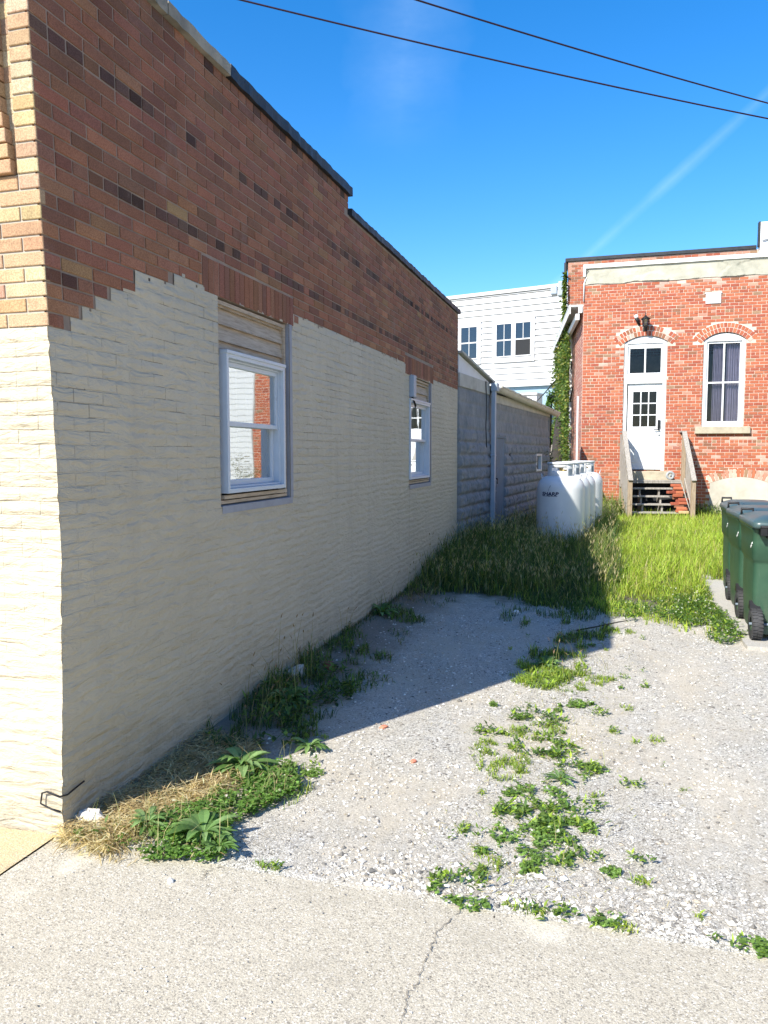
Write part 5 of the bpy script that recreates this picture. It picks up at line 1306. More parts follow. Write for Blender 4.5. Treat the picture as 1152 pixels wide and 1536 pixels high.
def poly_pts(P, dens, grow=0.):
    P = np.array(P); lo = P.min(0) - grow; hi = P.max(0) + grow; n = int((hi - lo).prod() * dens)
    x = rng.uniform(lo[0], hi[0], n); y = rng.uniform(lo[1], hi[1], n)
    # ragged outline
    ox = grow * 2 * (vn(x * 9, y * 9, 41) - .5); oy = grow * 2 * (vn(x * 9, y * 9, 43) - .5)
    k = in_poly(x + ox, y + oy, [tuple(p) for p in P]); x, y = x[k], y[k]
    return x, y
def on_ground(x, y, dz=0.): return np.stack([x, y, np.maximum(gz(x, y), np.where(y < 2.68, 0, -1)) + dz], 1)
GR = (.155, .235, .048); GRY = (.36, .40, .07); GRD = (.055, .105, .03); LAWN = (.32, .44, .05); TANC = (.50, .42, .22); CLV = (.13, .235, .05)

# ---- lawn and tall grass up the lot
LAWN_P = [(-.15, 8.0), (.25, 8.05), (.55, 7.65), (.85, 7.35), (1.02, 7.3), (1.13, 7.7), (1.12, 9), (1.10, 10.2), (1.6, 10.6), (6, 10.6), (6, 20.7), (-.6, 20.7), (-.6, 16.5), (-.4, 13), (-.3, 10)]
TALL_P = [(-2.30, 8.05), (-2.0, 8.45), (-1.55, 8.85), (-1.2, 8.75), (-.8, 8.35), (-.35, 8.2), (.1, 8.25), (.1, 10), (.0, 13), (.1, 16), (.15, 20.5), (-1.6, 20.7), (-1.7, 16), (-2.0, 13.5), (-2.22, 11.6), (-2.24, 9)]
f = FL()
x, y = poly_pts(LAWN_P, 2300, .12); keep = rng.random(len(x)) < np.clip(8.5 / y, .3, 1) ** 1.5 * (fbm(x * 2.5, y * 2.5, 61, 3) > .22) * np.where((y < 9.3), np.clip((fbm(x * 5, y * 4, 62, 3) - .25) * 5 * (.25 + ss(y, 7.3, 9.3)), 0, 1), 1); x, y = x[keep], y[keep]; n = len(x)
on_pad = (x > 1.12 - .008 * (y - 7)) ; x, y = x[~on_pad | (y > 10.6)], y[~on_pad | (y > 10.6)]; n = len(x)
hh = (.07 + .14 * ss(y, 8, 11)) * np.clip(1 + rng.normal(0, .3, n), .4, 1.8) * (.7 + .6 * fbm(x * 1.5, y * 1.5, 63, 3))
tone = fbm(x * 1.3, y * 1.3, 64, 3)[:, None]
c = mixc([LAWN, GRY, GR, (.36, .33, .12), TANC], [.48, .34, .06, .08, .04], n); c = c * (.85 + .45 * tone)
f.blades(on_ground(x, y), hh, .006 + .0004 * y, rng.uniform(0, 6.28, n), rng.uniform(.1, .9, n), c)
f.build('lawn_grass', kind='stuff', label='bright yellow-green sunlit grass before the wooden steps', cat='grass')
f = FL()
x, y = poly_pts(TALL_P, 2600, .12); keep = rng.random(len(x)) < np.clip(8.5 / y, .28, 1) ** 1.4 * np.clip((fbm(x * 3, y * 3, 65, 3) - .12) * 4, .15, 1); x, y = x[keep], y[keep]; n = len(x)
hh = (.045 + .23 * ss(y, 8.1, 10.0) + .10 * ss(y, 10, 12) + .10 * np.exp(-(x - WX) / .4) * ss(y, 9, 10)) * np.clip(1 + rng.normal(0, .28, n), .4, 1.8) * (.7 + .6 * fbm(x * 1.7, y * 1.7, 66, 3))
hh *= np.where(y > 16.5, np.where(x > -.7, .55, .9), 1)
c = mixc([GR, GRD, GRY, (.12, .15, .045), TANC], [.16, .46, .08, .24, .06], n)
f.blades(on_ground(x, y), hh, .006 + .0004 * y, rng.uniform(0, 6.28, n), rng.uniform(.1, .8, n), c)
# seed heads on thin stems
x, y = poly_pts(TALL_P, 170, .1); k = (y > 8.7) & (fbm(x * 2, y * 2, 67, 3) > .33); x, y = x[k], y[k]; n = len(x); hh = (.30 + .22 * ss(y, 9.4, 11.5)) * np.clip(1 + rng.normal(0, .2, n), .5, 1.5); P = on_ground(x, y)
az = rng.uniform(0, 6.28, n); le = rng.uniform(.05, .45, n); f.blades(P, hh, .004, az, le, jit((.24, .25, .10), n))
tip = P + np.stack([np.cos(az) * hh * le * .8, np.sin(az) * hh * le * .8, hh * (1 - .4 * le * le) * .90], 1)
for q in range(2): f.leaves(tip, .05 + .03 * rng.random(n), .008, az + q * 2.1, 1.2 - .4 * le, jit((.46, .39, .22), n, .25))
x, y = poly_pts([(.9, 7.6), (1.1, 7.7), (1.1, 20.4), (.8, 20.4)], 60); 
f.build('tall_grass', kind='stuff', label='tall seeding grass in the shade around the white tanks', cat='grass')

# ---- clover carpets, low weeds, straw
def clover(f, x, y, hmax=.06, flowers=0.01, dens_leaf=1.0, base=CLV):
    n = len(x); P = on_ground(x, y) ; h = hmax * rng.uniform(.2, 1, n); P[:, 2] += h
    for q in range(3):
        a = rng.uniform(0, 6.28, n); off = np.stack([np.cos(a), np.sin(a), 0 * a], 1) * .007; f.discs(P + off, rng.uniform(.006, .0105, n), mixc([base, tuple(v * 1.45 for v in base), tuple(v * .7 for v in base)], [.55, .3, .15], n, .15), .45)
    k = rng.random(n) < flowers; m_ = int(k.sum())
    if m_:
        Q = P[k].copy(); Q[:, 2] += .02
        for q in range(3): f.discs(Q + rng.normal(0, .003, (m_, 3)), .009, jit((.68, .66, .58), m_, .08), 1.0)
def tuft(f, x, y, h, col, w=.005, leanmax=1.0):
    n = len(x); f.blades(on_ground(x, y), h * np.clip(1 + rng.normal(0, .3, n), .3, 1.9), w, rng.uniform(0, 6.28, n), rng.uniform(.15, leanmax, n), col)
def small_leaves(f, x, y, L, col, h=.02):
    n = len(x); P = on_ground(x, y); P[:, 2] += rng.uniform(0, h, n); f.leaves(P, L * rng.uniform(.6, 1.3, n), L * .38 * rng.uniform(.7, 1.3, n), rng.uniform(0, 6.28, n), rng.uniform(-.1, 1.0, n), col)
A_P = [(-2.12, 2.66), (-1.81, 2.60), (-1.55, 2.62), (-1.47, 2.72), (-1.56, 2.97), (-1.50, 3.15), (-1.45, 3.43), (-1.60, 3.66), (-1.72, 3.60), (-1.80, 3.45), (-1.80, 3.25), (-1.84, 3.05), (-1.95, 2.84), (-2.10, 2.72)]
B_P = [(-2.20, 2.60), (-1.95, 2.61), (-1.86, 2.90), (-1.76, 3.25), (-1.76, 3.55), (-1.90, 3.85), (-2.25, 3.85), (-2.25, 3.41), (-2.25, 2.91), (-2.23, 2.70)]
C_P = [(-2.25, 3.8), (-2.04, 3.66), (-1.72, 3.85), (-1.62, 4.05), (-1.66, 4.45), (-1.72, 5.1), (-1.84, 5.45), (-2.07, 5.3), (-2.12, 4.8), (-2.25, 4.6)]
f = FL(); x, y = poly_pts(A_P, 13000, .04); k = (fbm(x * 7, y * 7, 71, 3) > .30 + .22 * ss(-x, 1.78, 2.05)); x, y = x[k], y[k]; clover(f, x, y, .06, .0035)
x, y = poly_pts([(-1.55, 2.95), (-1.42, 3.2), (-1.38, 3.5), (-1.55, 3.75), (-1.75, 3.6), (-1.62, 3.2)], 5200, .05); k = fbm(x * 8, y * 8, 72, 3) > .42; tuft(f, x[k], y[k], .045, mixc([GR, LAWN, GRY], [.4, .35, .25], int(k.sum())), .004)
x, y = poly_pts(A_P, 1500, .05); small_leaves(f, x, y, .035, mixc([GR, (.09, .17, .03), (.13, .2, .05)], [.4, .35, .25], len(x)), .07)
x, y = poly_pts(A_P, 260, .02); n = len(x); P = on_ground(x, y, .03); f.blades(P, rng.uniform(.08, .20, n), .003, rng.uniform(0, 6.28, n), rng.uniform(.1, .9, n), jit((.38, .36, .16), n))
x, y = poly_pts(A_P, 900, .05); n = len(x); f.leaves(on_ground(x, y, .05), rng.uniform(.02, .06, n), .006, rng.uniform(0, 6.28, n), rng.uniform(-.3, .6, n), mixc([(.50, .42, .22), (.32, .24, .13)], [.6, .4], n))
f.build('clover_patch', kind='stuff', label='dense green clover at the foot of the cream wall by the sidewalk', cat='clover')
f = FL(); x, y = poly_pts(B_P, 15000, .03); n = len(x); P = on_ground(x, y, .004); P[:, 2] += rng.uniform(0, .06, n) * (.4 + 1.2 * fbm(x * 6, y * 6, 70, 2))
a = rng.uniform(0, 6.28, n); L = rng.uniform(.04, .12, n); f.leaves(P, L, .0055, a, rng.normal(0, .22, n), mixc([(.62, .49, .28), (.48, .36, .20), (.72, .62, .42), (.28, .20, .12)], [.4, .25, .2, .15], n))
x, y = poly_pts([(-2.15, 2.60), (-1.75, 2.56), (-1.75, 2.72), (-2.1, 2.8)], 2500, .02); n = len(x); f.leaves(on_ground(x, y, .01), rng.uniform(.02, .07, n), .004, rng.uniform(0, 6.28, n), rng.normal(.1, .3, n), mixc([(.46, .35, .19), (.30, .22, .12)], [.6, .4], n))
x, y = poly_pts([(-2.24, 7.7), (-1.95, 7.9), (-1.9, 8.7), (-2.23, 9.0)], 1500, .03); n = len(x); f.leaves(on_ground(x, y, .01), rng.uniform(.03, .12, n), .005, rng.uniform(0, 6.28, n), rng.uniform(0, 1.2, n), mixc([(.34, .24, .17), (.24, .15, .12)], [.6, .4], n))
x = rng.uniform(-2.2, 1.6, 900); y = rng.uniform(2.6, 8.4, 900); k = (rng.random(900) < .25 + .9 * np.exp(-(x + 2.2) / .5)) | (abs(x + .2) < .35); x, y = x[k], y[k]; n = len(x); f.leaves(on_ground(x, y, .004), rng.uniform(.012, .04, n), .005, rng.uniform(0, 6.28, n), rng.normal(.1, .25, n), mixc([(.30, .22, .13), (.18, .13, .08), (.42, .34, .2)], [.4, .35, .25], n))
f.build('dry_straw', kind='stuff', label='matted dry straw along the cream wall near its corner', cat='straw')
# shaded weeds along the wall
f = FL()
x, y = poly_pts(C_P, 2300, .06); k = fbm(x * 5, y * 4, 73, 3) > .45; x, y = x[k], y[k]; tuft(f, x, y, .085, mixc([GRD, GR, (.11, .15, .05)], [.6, .2, .2], len(x)), .006)
x, y = poly_pts(C_P, 2200, .06); k = fbm(x * 6, y * 5, 74, 3) > .46; x, y = x[k], y[k]; small_leaves(f, x, y, .06, mixc([GRD, GR], [.5, .5], len(x)), .07)
for P_, dens, h, L in (([(-2.25, 4.6), (-2.05, 4.5), (-1.95, 5.2), (-2.2, 5.9), (-2.25, 5.6)], 1000, .14, .05), ([(-2.25, 6.0), (-1.9, 5.5), (-1.6, 5.6), (-1.8, 5.95), (-2.15, 6.5), (-2.25, 6.5)], 1100, .08, .05), ([(-2.24, 7.1), (-2.1, 6.98), (-1.7, 7.02), (-1.8, 7.4), (-2.05, 7.5), (-2.24, 7.6)], 1300, .09, .05), ([(-2.0, 6.4), (-1.7, 6.2), (-1.62, 6.5), (-1.9, 6.8)], 500, .05, .03), ([(-1.85, 5.0), (-1.6, 4.9), (-1.5, 5.25), (-1.75, 5.5)], 900, .06, .04), ([(-2.1, 8.0), (-1.75, 7.9), (-1.6, 8.3), (-1.9, 8.5)], 300, .05, .03)):
    x, y = poly_pts(P_, dens * 1.6, .06); k = fbm(x * 6, y * 6, 75, 3) > .40; x, y = x[k], y[k]
    if len(x): tuft(f, x, y, h, mixc([GRD, GR, (.16, .16, .06)], [.4, .4, .2], len(x)), .006); small_leaves(f, x[::2], y[::2], L, mixc([GRD, GR], [.5, .5], len(x[::2])), h * .5)
# thin seeding stems against the wall
for (cx, cy, m_, h) in ((-2.12, 4.9, 16, .42), (-2.0, 4.35, 22, .36), (-1.95, 4.0, 10, .25), (-2.12, 7.3, 6, .3), (-2.1, 8.4, 14, .34), (-2.15, 6.3, 8, .25), (-.35, 6.7, 8, .25), (-.30, 5.8, 10, .2), (-2.15, 9.3, 10, .5)):
    x = cx + rng.normal(0, .09, m_); y = cy + rng.normal(0, .14, m_); x = np.maximum(x, WX + .03); P = on_ground(x, y); hh = h * np.clip(1 + rng.normal(0, .25, m_), .5, 1.4); az = rng.uniform(0, 6.28, m_); le = rng.uniform(.1, .7, m_)
    f.blades(P, hh, .0035, az, le, jit((.30, .27, .13), m_)); tip = P + np.stack([np.cos(az) * hh * le * .85, np.sin(az) * hh * le * .85, hh * (1 - .45 * le * le) * .93], 1); f.leaves(tip, .05, .009, az, 1.0 - .5 * le, jit((.30, .20, .13), m_))
# fringe along the wall's foot
x = WX + .015 + rng.exponential(.03, 900); y = rng.uniform(5.2, 9, 900); tuft(f, x, y, .05, mixc([GRD, (.2, .16, .08)], [.5, .5], 900), .004)
f.build('wall_weeds', kind='stuff', label='dark green weeds and thin seeding stems in the shade along the cream wall', cat='weeds')
# weeds in the gravel down the middle
STRIP = [(-0.39, 5.81, 0.227, 0.18), (-0.52, 5.56, 0.145, 0.133), (-0.44, 4.79, 0.146, 0.1), (-0.46, 4.55, 0.099, 0.09), (-0.67, 4.48, 0.079, 0.055), (-0.65, 4.22, 0.067, 0.118), (-0.31, 4.65, 0.061, 0.07), (-0.23, 5.51, 0.119, 0.08), (-0.03, 5.74, 0.099, 0.103), (0.07, 7.43, 0.129, 0.085), (-0.32, 4.31, 0.169, 0.121), (-0.24, 4.14, 0.079, 0.093), (-0.47, 3.98, 0.097, 0.122), (-0.41, 3.91, 0.041, 0.084), (-0.08, 4.05, 0.063, 0.053), (-0.22, 3.88, 0.051, 0.065), (-0.64, 3.97, 0.021, 0.035), (-0.33, 3.61, 0.126, 0.144), (-0.25, 3.46, 0.165, 0.118), (-0.18, 3.42, 0.119, 0.096), (-0.29, 3.23, 0.126, 0.127), (-0.08, 3.63, 0.063, 0.043), (-0.16, 3.1, 0.032, 0.047), (-0.09, 3.17, 0.069, 0.038), (-0.46, 2.95, 0.057, 0.074), (-0.48, 2.85, 0.063, 0.056), (-0.6, 2.79, 0.04, 0.063), (-0.6, 2.72, 0.024, 0.026), (-0.59, 3.26, 0.04, 0.03), (-0.56, 3.22, 0.045, 0.024), (-0.28, 2.98, 0.031, 0.05), (-0.26, 2.96, 0.026, 0.039), (0.14, 3.19, 0.039, 0.027), (0.03, 3.07, 0.032, 0.026), (0.14, 3.03, 0.032, 0.03), (0.12, 3.94, 0.051, 0.033), (-0.47, 2.67, 0.065, 0.024), (-0.26, 2.71, 0.083, 0.035), (-0.17, 2.70, 0.071, 0.034), (-0.01, 2.70, 0.106, 0.03), (0.06, 2.685, 0.058, 0.02), (0.36, 2.70, 0.019, 0.012), (0.5, 2.69, 0.059, 0.034), (-1.28, 2.70, 0.057, 0.018), (-1.22, 2.69, 0.026, 0.014), (-1.45, 3.6, 0.04, 0.039), (-1.6, 4.09, 0.038, 0.03), (-1.5, 3.72, 0.021, 0.033), (-0.06, 4.1, 0.053, 0.045), (0.12, 5.16, 0.036, 0.042), (-0.04, 4.98, 0.043, 0.039), (-0.19, 5.14, 0.053, 0.056), (0.28, 4.65, 0.032, 0.056), (-0.48, 3.43, 0.018, 0.026)]
f = FL(); rs = np.random.default_rng(5)
def patch(cx, cy, rx, ry, kind, dens=1.0):
    n = int(rx * ry * 3.14 * 15000 * dens) + 14; r = np.sqrt(rng.random(n)) ; a = rng.uniform(0, 6.28, n); k = 1 + .45 * (vn(a * 1.3 + cx * 30, a * 0 + cy * 20, 3) - .5) * 2
    x = cx + rx * r * k * np.cos(a); y = cy + ry * r * k * np.sin(a); keep = fbm(x * 16, y * 16, 81, 3) > (.33 if max(rx, ry) < .1 else .43); x, y = x[keep], y[keep]; n = len(x)
    if n < 3: return
    sz = min(1.0, .55 + max(rx, ry) * 3)
    if kind == 0: k = rng.random(len(x)) < .5; x, y = x[k], y[k]; clover(f, x, y, .02 * sz + .008, .004, base=(.15, .245, .055)); small_leaves(f, x[::4], y[::4], .025, mixc([GR, LAWN], [.6, .4], len(x[::4])), .03)
    elif kind == 1: 
        x, y = x[::2], y[::2]; tuft(f, x, y, .034 * sz, mixc([LAWN, GR, GRY], [.35, .35, .3], len(x)), .0045, 1.3); small_leaves(f, x[::3], y[::3], .025, mixc([GR, LAWN], [.6, .4], len(x[::3])), .02)
    else: x, y = x[::3], y[::3]; small_leaves(f, x, y, .042 * sz, mixc([GR, (.08, .15, .035), LAWN], [.45, .35, .2], len(x)), .03)
for i, (cx, cy, rx, ry) in enumerate(STRIP):
    patch(cx, cy, rx * 1.25, ry * 1.25, (1, 1, 2, 1, 2, 1, 1, 1, 1, 1, 2, 2, 1, 1, 2, 2, 1, 0, 2, 0, 0, 2, 2, 2, 1, 2)[i] if i < 26 else (i % 3))
for i in range(60):   # tiny seedlings scattered along the strip
    cy = rs.uniform(2.75, 7.4); cx = -.35 + rs.normal(0, .32) + .03 * cy; patch(cx, cy, rs.uniform(.008, .035), rs.uniform(.01, .035), int(rs.integers(0, 3)), 1.2)
F_P = [(-.87, 6.75), (-.6, 6.1), (-.25, 6.3), (-.04, 6.87), (-.02, 7.8), (-.45, 7.6), (-.77, 7.47)]
x, y = poly_pts(F_P, 2500, .1); k = fbm(x * 5, y * 3.5, 83, 3) > .50; x, y = x[k], y[k]; tuft(f, x, y, .085, mixc([GRD, GR, LAWN], [.4, .4, .2], len(x)), .006); small_leaves(f, x[::2], y[::2], .05, mixc([GRD, GR], [.5, .5], len(x[::2])), .04)
G_P = [(-.66, 5.5), (-.41, 5.4), (-.12, 5.95), (-.2, 6.5), (-.5, 6.5), (-.62, 6.1)]
x, y = poly_pts(G_P, 3600, .1); k = fbm(x * 6, y * 4, 84, 3) > .47; x, y = x[k], y[k]; tuft(f, x, y, .06, mixc([LAWN, GR, GRY], [.35, .45, .2], len(x)), .006); small_leaves(f, x[::3], y[::3], .045, mixc([GR, LAWN], [.6, .4], len(x[::3])), .04)
for (P_, d_) in (([(-.9, 7.9), (-.55, 7.7), (.0, 7.9), (.05, 8.5), (-.9, 8.6)], 1600), ([(-1.25, 8.3), (-.9, 8.2), (-.9, 8.8), (-1.3, 8.9)], 900), ([(-1.05, 7.6), (-.85, 7.5), (-.8, 8.2), (-1.0, 8.2)], 900)):
    x, y = poly_pts(P_, d_, .1); k = fbm(x * 5, y * 4, 85, 3) > .42; x, y = x[k], y[k]; tuft(f, x, y, .08, mixc([GRD, GR], [.5, .5], len(x)), .006)
# broad weedy fringe with white clover flowers by the pad
for P_, d_, fl in (([(.62, 7.75), (.85, 7.25), (1.0, 7.12), (1.16, 7.5), (1.12, 8.1), (1.1, 9.2), (.75, 9.0), (.6, 8.4)], 4200, .02), ([(.0, 8.0), (.2, 7.85), (.55, 7.75), (.6, 8.4), (.0, 8.7)], 2600, .008), ([(.5, 8.6), (1.08, 8.6), (1.08, 10.4), (.4, 10)], 2400, .045)):
    x, y = poly_pts(P_, d_, .08); k = fbm(x * 5, y * 5, 86, 3) > .36; x, y = x[k], y[k]; clover(f, x, y, .09, fl * 1.3, base=(.075, .15, .03))
    k = rng.random(len(x)) < .25; small_leaves(f, x[k], y[k], .06, mixc([GR, LAWN], [.6, .4], int(k.sum())), .07)
n = 1500; cy = rng.uniform(2.7, 7.2, n); cx = -.38 + rng.normal(0, .20, n) + .02 * cy; f.leaves(on_ground(cx, cy, .012), rng.uniform(.015, .045, n), .004, rng.uniform(0, 6.28, n), rng.normal(.1, .3, n), mixc([(.48, .40, .22), (.28, .21, .12), (.36, .36, .12)], [.4, .35, .25], n))
n = 130; cy = rng.uniform(2.7, 6.6, n); cx = -.36 + rng.normal(0, .16, n) + .02 * cy; f.blades(on_ground(cx, cy), rng.uniform(.04, .12, n), .0028, rng.uniform(0, 6.28, n), rng.uniform(.2, 1.1, n), jit((.36, .34, .14), n))
f.build('gravel_weeds', kind='stuff', label='low green weeds growing in a ragged strip through the pale gravel', cat='weeds')
# grown edge round steps and house
f = FL()
for P_, d_, h in (([(-.75, 20.3), (.2, 20.5), (.25, 19.2), (-.1, 18.5), (-.45, 18.0)], 420, .55), ([(1.95, 19.9), (2.45, 19.9), (2.5, 20.8), (1.95, 20.8)], 420, .40), ([(-.35, 14.5), (.0, 14.5), (.05, 17.5), (-.3, 17.8)], 340, .45), ([(2.4, 20.3), (5, 20.3), (5, 20.8), (2.4, 20.8)], 200, .3)):
    x, y = poly_pts(P_, d_, .1); n = len(x); tuft(f, x, y, h, mixc([GR, GRD, GRY], [.45, .35, .2], n), .014, .7); P = on_ground(x, y); P[:, 2] += rng.uniform(.02, h * .9, n); f.leaves(P, .09, .04, rng.uniform(0, 6.28, n), rng.uniform(-.3, .8, n), mixc([GRD, GR], [.6, .4], n))
f.build('house_weeds', kind='stuff', label='tall leafy weeds growing against the foot of the brick house and steps', cat='weeds')

# ---- broad-leaved plants that can be told apart
def rosette(x, y, L, n, label, seed, upr=.55, name='broadleaf_weed'):
    r_ = np.random.default_rng(seed); f = FL()
    az = r_.uniform(0, 6.28, n); pt = r_.uniform(.1, 1.2, n) * upr + .1; LL = L * r_.uniform(.35, 1.15, n); W = LL * r_.uniform(.18, .30, n)
    P = np.tile([0, 0, .01], (n, 1)) + np.stack([np.cos(az), np.sin(az), 0 * az], 1) * .01
    d = np.stack([np.cos(az) * np.cos(pt), np.sin(az) * np.cos(pt), np.sin(pt)], 1); sd_ = np.stack([-np.sin(az), np.cos(az), 0 * az], 1); K = 7; col = mixc([(.15, .26, .08), (.24, .36, .14), (.10, .19, .05)], [.5, .3, .2], n, .12)
    rows = []; prof = [.18, .45, .85, 1.0, .85, .5, .05]
    for k in range(K):
        t = k / (K - 1); c = P + d * (LL * t)[:, None] - np.array([0, 0, 1]) * (LL * .55 * t ** 2.2 * np.sin(pt + .3))[:, None]
        c[:, 2] = np.maximum(c[:, 2], .006); w = (W * prof[k])[:, None]; rows += [c - sd_ * w / 2 + [0, 0, .12] * w, c, c + sd_ * w / 2 + [0, 0, .12] * w]
    V = np.stack(rows, 1); base = (np.arange(n) * (3 * K))[:, None]; F = []
    for k in range(K - 1):
        a = 3 * k; F += [np.concatenate([base + a, base + a + 1, base + a + 4, base + a + 3], 1), np.concatenate([base + a + 1, base + a + 2, base + a + 5, base + a + 4], 1)]
    f._add(V.reshape(-1, 3), [(q, col * (1.0 if i % 2 else .9)) for i, q in enumerate(F)])
    o = f.build(name, local=True); o.location = (x, y, float(gz(x, y)) + (.045 if y < 3.7 else .01) if y > 2.68 else .005); tag(o, label, 'weed')
rosette(-1.62, 2.79, .165, 46, 'broad-leaved weed nearest the sidewalk, at the front edge of the clover', 1)
rosette(-1.80, 3.50, .19, 50, 'large pale-tipped broad-leaved weed at the back of the clover, by the shadow edge', 2, .75)
rosette(-1.90, 2.80, .11, 26, 'small broad-leaved weed in the clover beside the straw', 3)
rosette(-1.60, 3.92, .13, 26, 'broad-leaved weed on the sunny side of the shadow edge behind the clover', 4, .6)
rosette(-2.16, 7.20, .20, 34, 'dark broad-leaved weed at the foot of the cream wall halfway along', 5, .9)
rosette(-1.99, 4.50, .20, 36, 'dark leafy weed clump in the shade beside the cream wall', 6, .9)
rosette(-.45, 5.98, .16, 40, 'broad-leaved weed where the wall shadow meets the gravel weeds', 7, .8)
rosette(-.22, 3.88, .09, 18, 'small spreading weed on the right of the gravel weed strip', 8, .4)
rosette(-1.50, 2.70, .09, 20, 'low weed on the sidewalk joint at the right end of the clover', 9, .5)

# ---- vine on the house side, shrub beyond the grey building
def leaf_cloud(f, P, L, cols, ps, nrm=None):
    n = len(P); az = rng.uniform(0, 6.28, n) if nrm is None else nrm + rng.normal(0, .8, n)
    f.leaves(P, L * rng.uniform(.6, 1.3, n), L * .85 * rng.uniform(.7, 1.2, n), az, rng.uniform(-1.2, .5, n), mixc(cols, ps, n, .25), rng.normal(0, .5, n))
VC = [(.07, .13, .03), (.12, .19, .04), (.20, .24, .05), (.045, .08, .02), (.30, .26, .07)]
VN = thing('climbing_vine', 'green climbing vine covering the left side wall of the brick house', 'vine', (-1.5, 24.5, 0))
f = FL(); n = 15000; s = rng.uniform(1.6, 8.1, n); z = rng.uniform(.2, 5.4, n) ; dens = fbm(s * 1.4, z * 1.1, 91, 4)
lim = 1.9 + .35 * vn(z * 2, z * 0, 92) + .25 * vn(z * 7, z * 0, 93) + .5 * ss(z, 4.2, 5.3) * 0
k = (dens > .30) & (s > lim) & ((z > 2.1 + .5 * (fbm(s * 3, s * 0, 95, 3) - .5)) | (s < 4.1)) & ~((abs(s - 3.34) < .06) & (z > 3.0) & (rng.random(n) < .8)); s, z = s[k], z[k]; n = len(s)
o = .05 + rng.exponential(.05, n) + .12 * ss(s, 6.2, 7.8) * rng.random(n) + .18 * fbm(s * 2, z * 2, 94, 3)
P = np.stack([SP.x + SD.x * s + SN.x * o, SP.y + SD.y * s + SN.y * o, z], 1); leaf_cloud(f, P, .085, VC, [.34, .26, .16, .16, .08], nrm=math.pi + .2)
n = 2300; z = rng.uniform(3.9, 7.9, n); x = -1.66 - np.abs(rng.normal(0, .05 + .03 * (1 - ss(z, 4, 6)), n)) ; y = 27.9 + rng.uniform(-.1, .5, n); P = np.stack([x - .03 * (1 - ss(z, 4.5, 6.8)), y, z], 1); leaf_cloud(f, P, .11, VC, [.3, .3, .25, .1, .05], nrm=math.pi + .6)
f.build('vine_leaves', parent=VN)
b = MB(); b.tube([S_(3.2, -.05, .50), S_(3.4, .9, .44), S_(3.9, 1.7, .36), S_(4.6, 2.5, .30), S_(5.0, 3.2, .2)], [.34, .27, .19, .14, .06], 10);  # thick dark stem shaped to stand for a shadow on the vines
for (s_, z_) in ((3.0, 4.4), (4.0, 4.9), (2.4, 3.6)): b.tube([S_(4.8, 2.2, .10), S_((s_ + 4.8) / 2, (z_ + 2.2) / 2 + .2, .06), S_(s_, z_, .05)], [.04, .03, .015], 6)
b.build('vine_shade_stems', MATS['bark'], VN)
def bush(name, label, c, rad, n, L, cols, ps, seed, trunk=True, cat='shrub'):
    t = thing(name, label, cat, (c[0], c[1], 0)); r_ = np.random.default_rng(seed); f = FL()
    k = r_.integers(0, 9, n); cen = r_.normal(0, .45, (9, 3)) * np.array(rad); u = r_.normal(0, 1, (n, 3)); u /= np.linalg.norm(u, axis=1)[:, None]; rr = (.35 + .65 * r_.random(n) ** .5)[:, None]
    P = np.array(c) + cen[k] + u * rr * np.array(rad) * .5; P[:, 2] = np.maximum(P[:, 2], .05); leaf_cloud(f, P, L, cols, ps); f.build('leaves', parent=t)
    b = MB(); 
    for q in range(4): e = Vector(c) + Vector(cen[q]) * .8; b.tube([(c[0] + .04 * q, c[1], -.05), ((c[0] + e.x) / 2, (c[1] + e.y) / 2, e.z * .45), (e.x, e.y, e.z)], [.05, .035, .015], 7)
    b.build('stems', MATS['bark'], t); return t
bush('green_shrub', 'bright green shrub behind the picket fence between grey building and vine', (-2.06, 28.3, 1.75), (.40, .4, .75), 2600, .10, [(.08, .17, .03), (.13, .24, .05), (.05, .10, .02)], [.45, .35, .2], 5)
bush('green_shrub', 'slim leafy shrub poking up above the end of the grey roof', (-2.12, 27.2, 3.4), (.13, .2, .36), 420, .09, [(.08, .17, .03), (.12, .22, .05), (.05, .10, .02)], [.45, .35, .2], 6)
bush('dark_shrub', 'dark shrub in the shade at the far corner of the grey block building', (-1.66, 19.3, .95), (.16, .5, .9), 1500, .06, [(.03, .055, .02), (.05, .08, .03)], [.6, .4], 7)
bush('low_shrub', 'low leafy shrub in front of the low brick wall behind the tanks', (-1.75, 24.8, .9), (.8, .3, .45), 900, .09, [(.06, .12, .03), (.10, .19, .05)], [.6, .4], 8)
bush('pale_shrub', 'twiggy shrub before the far right end of the brick house', (5.3, 19.7, .9), (.45, .4, .9), 900, .05, [(.14, .15, .06), (.20, .16, .10)], [.5, .5], 9)

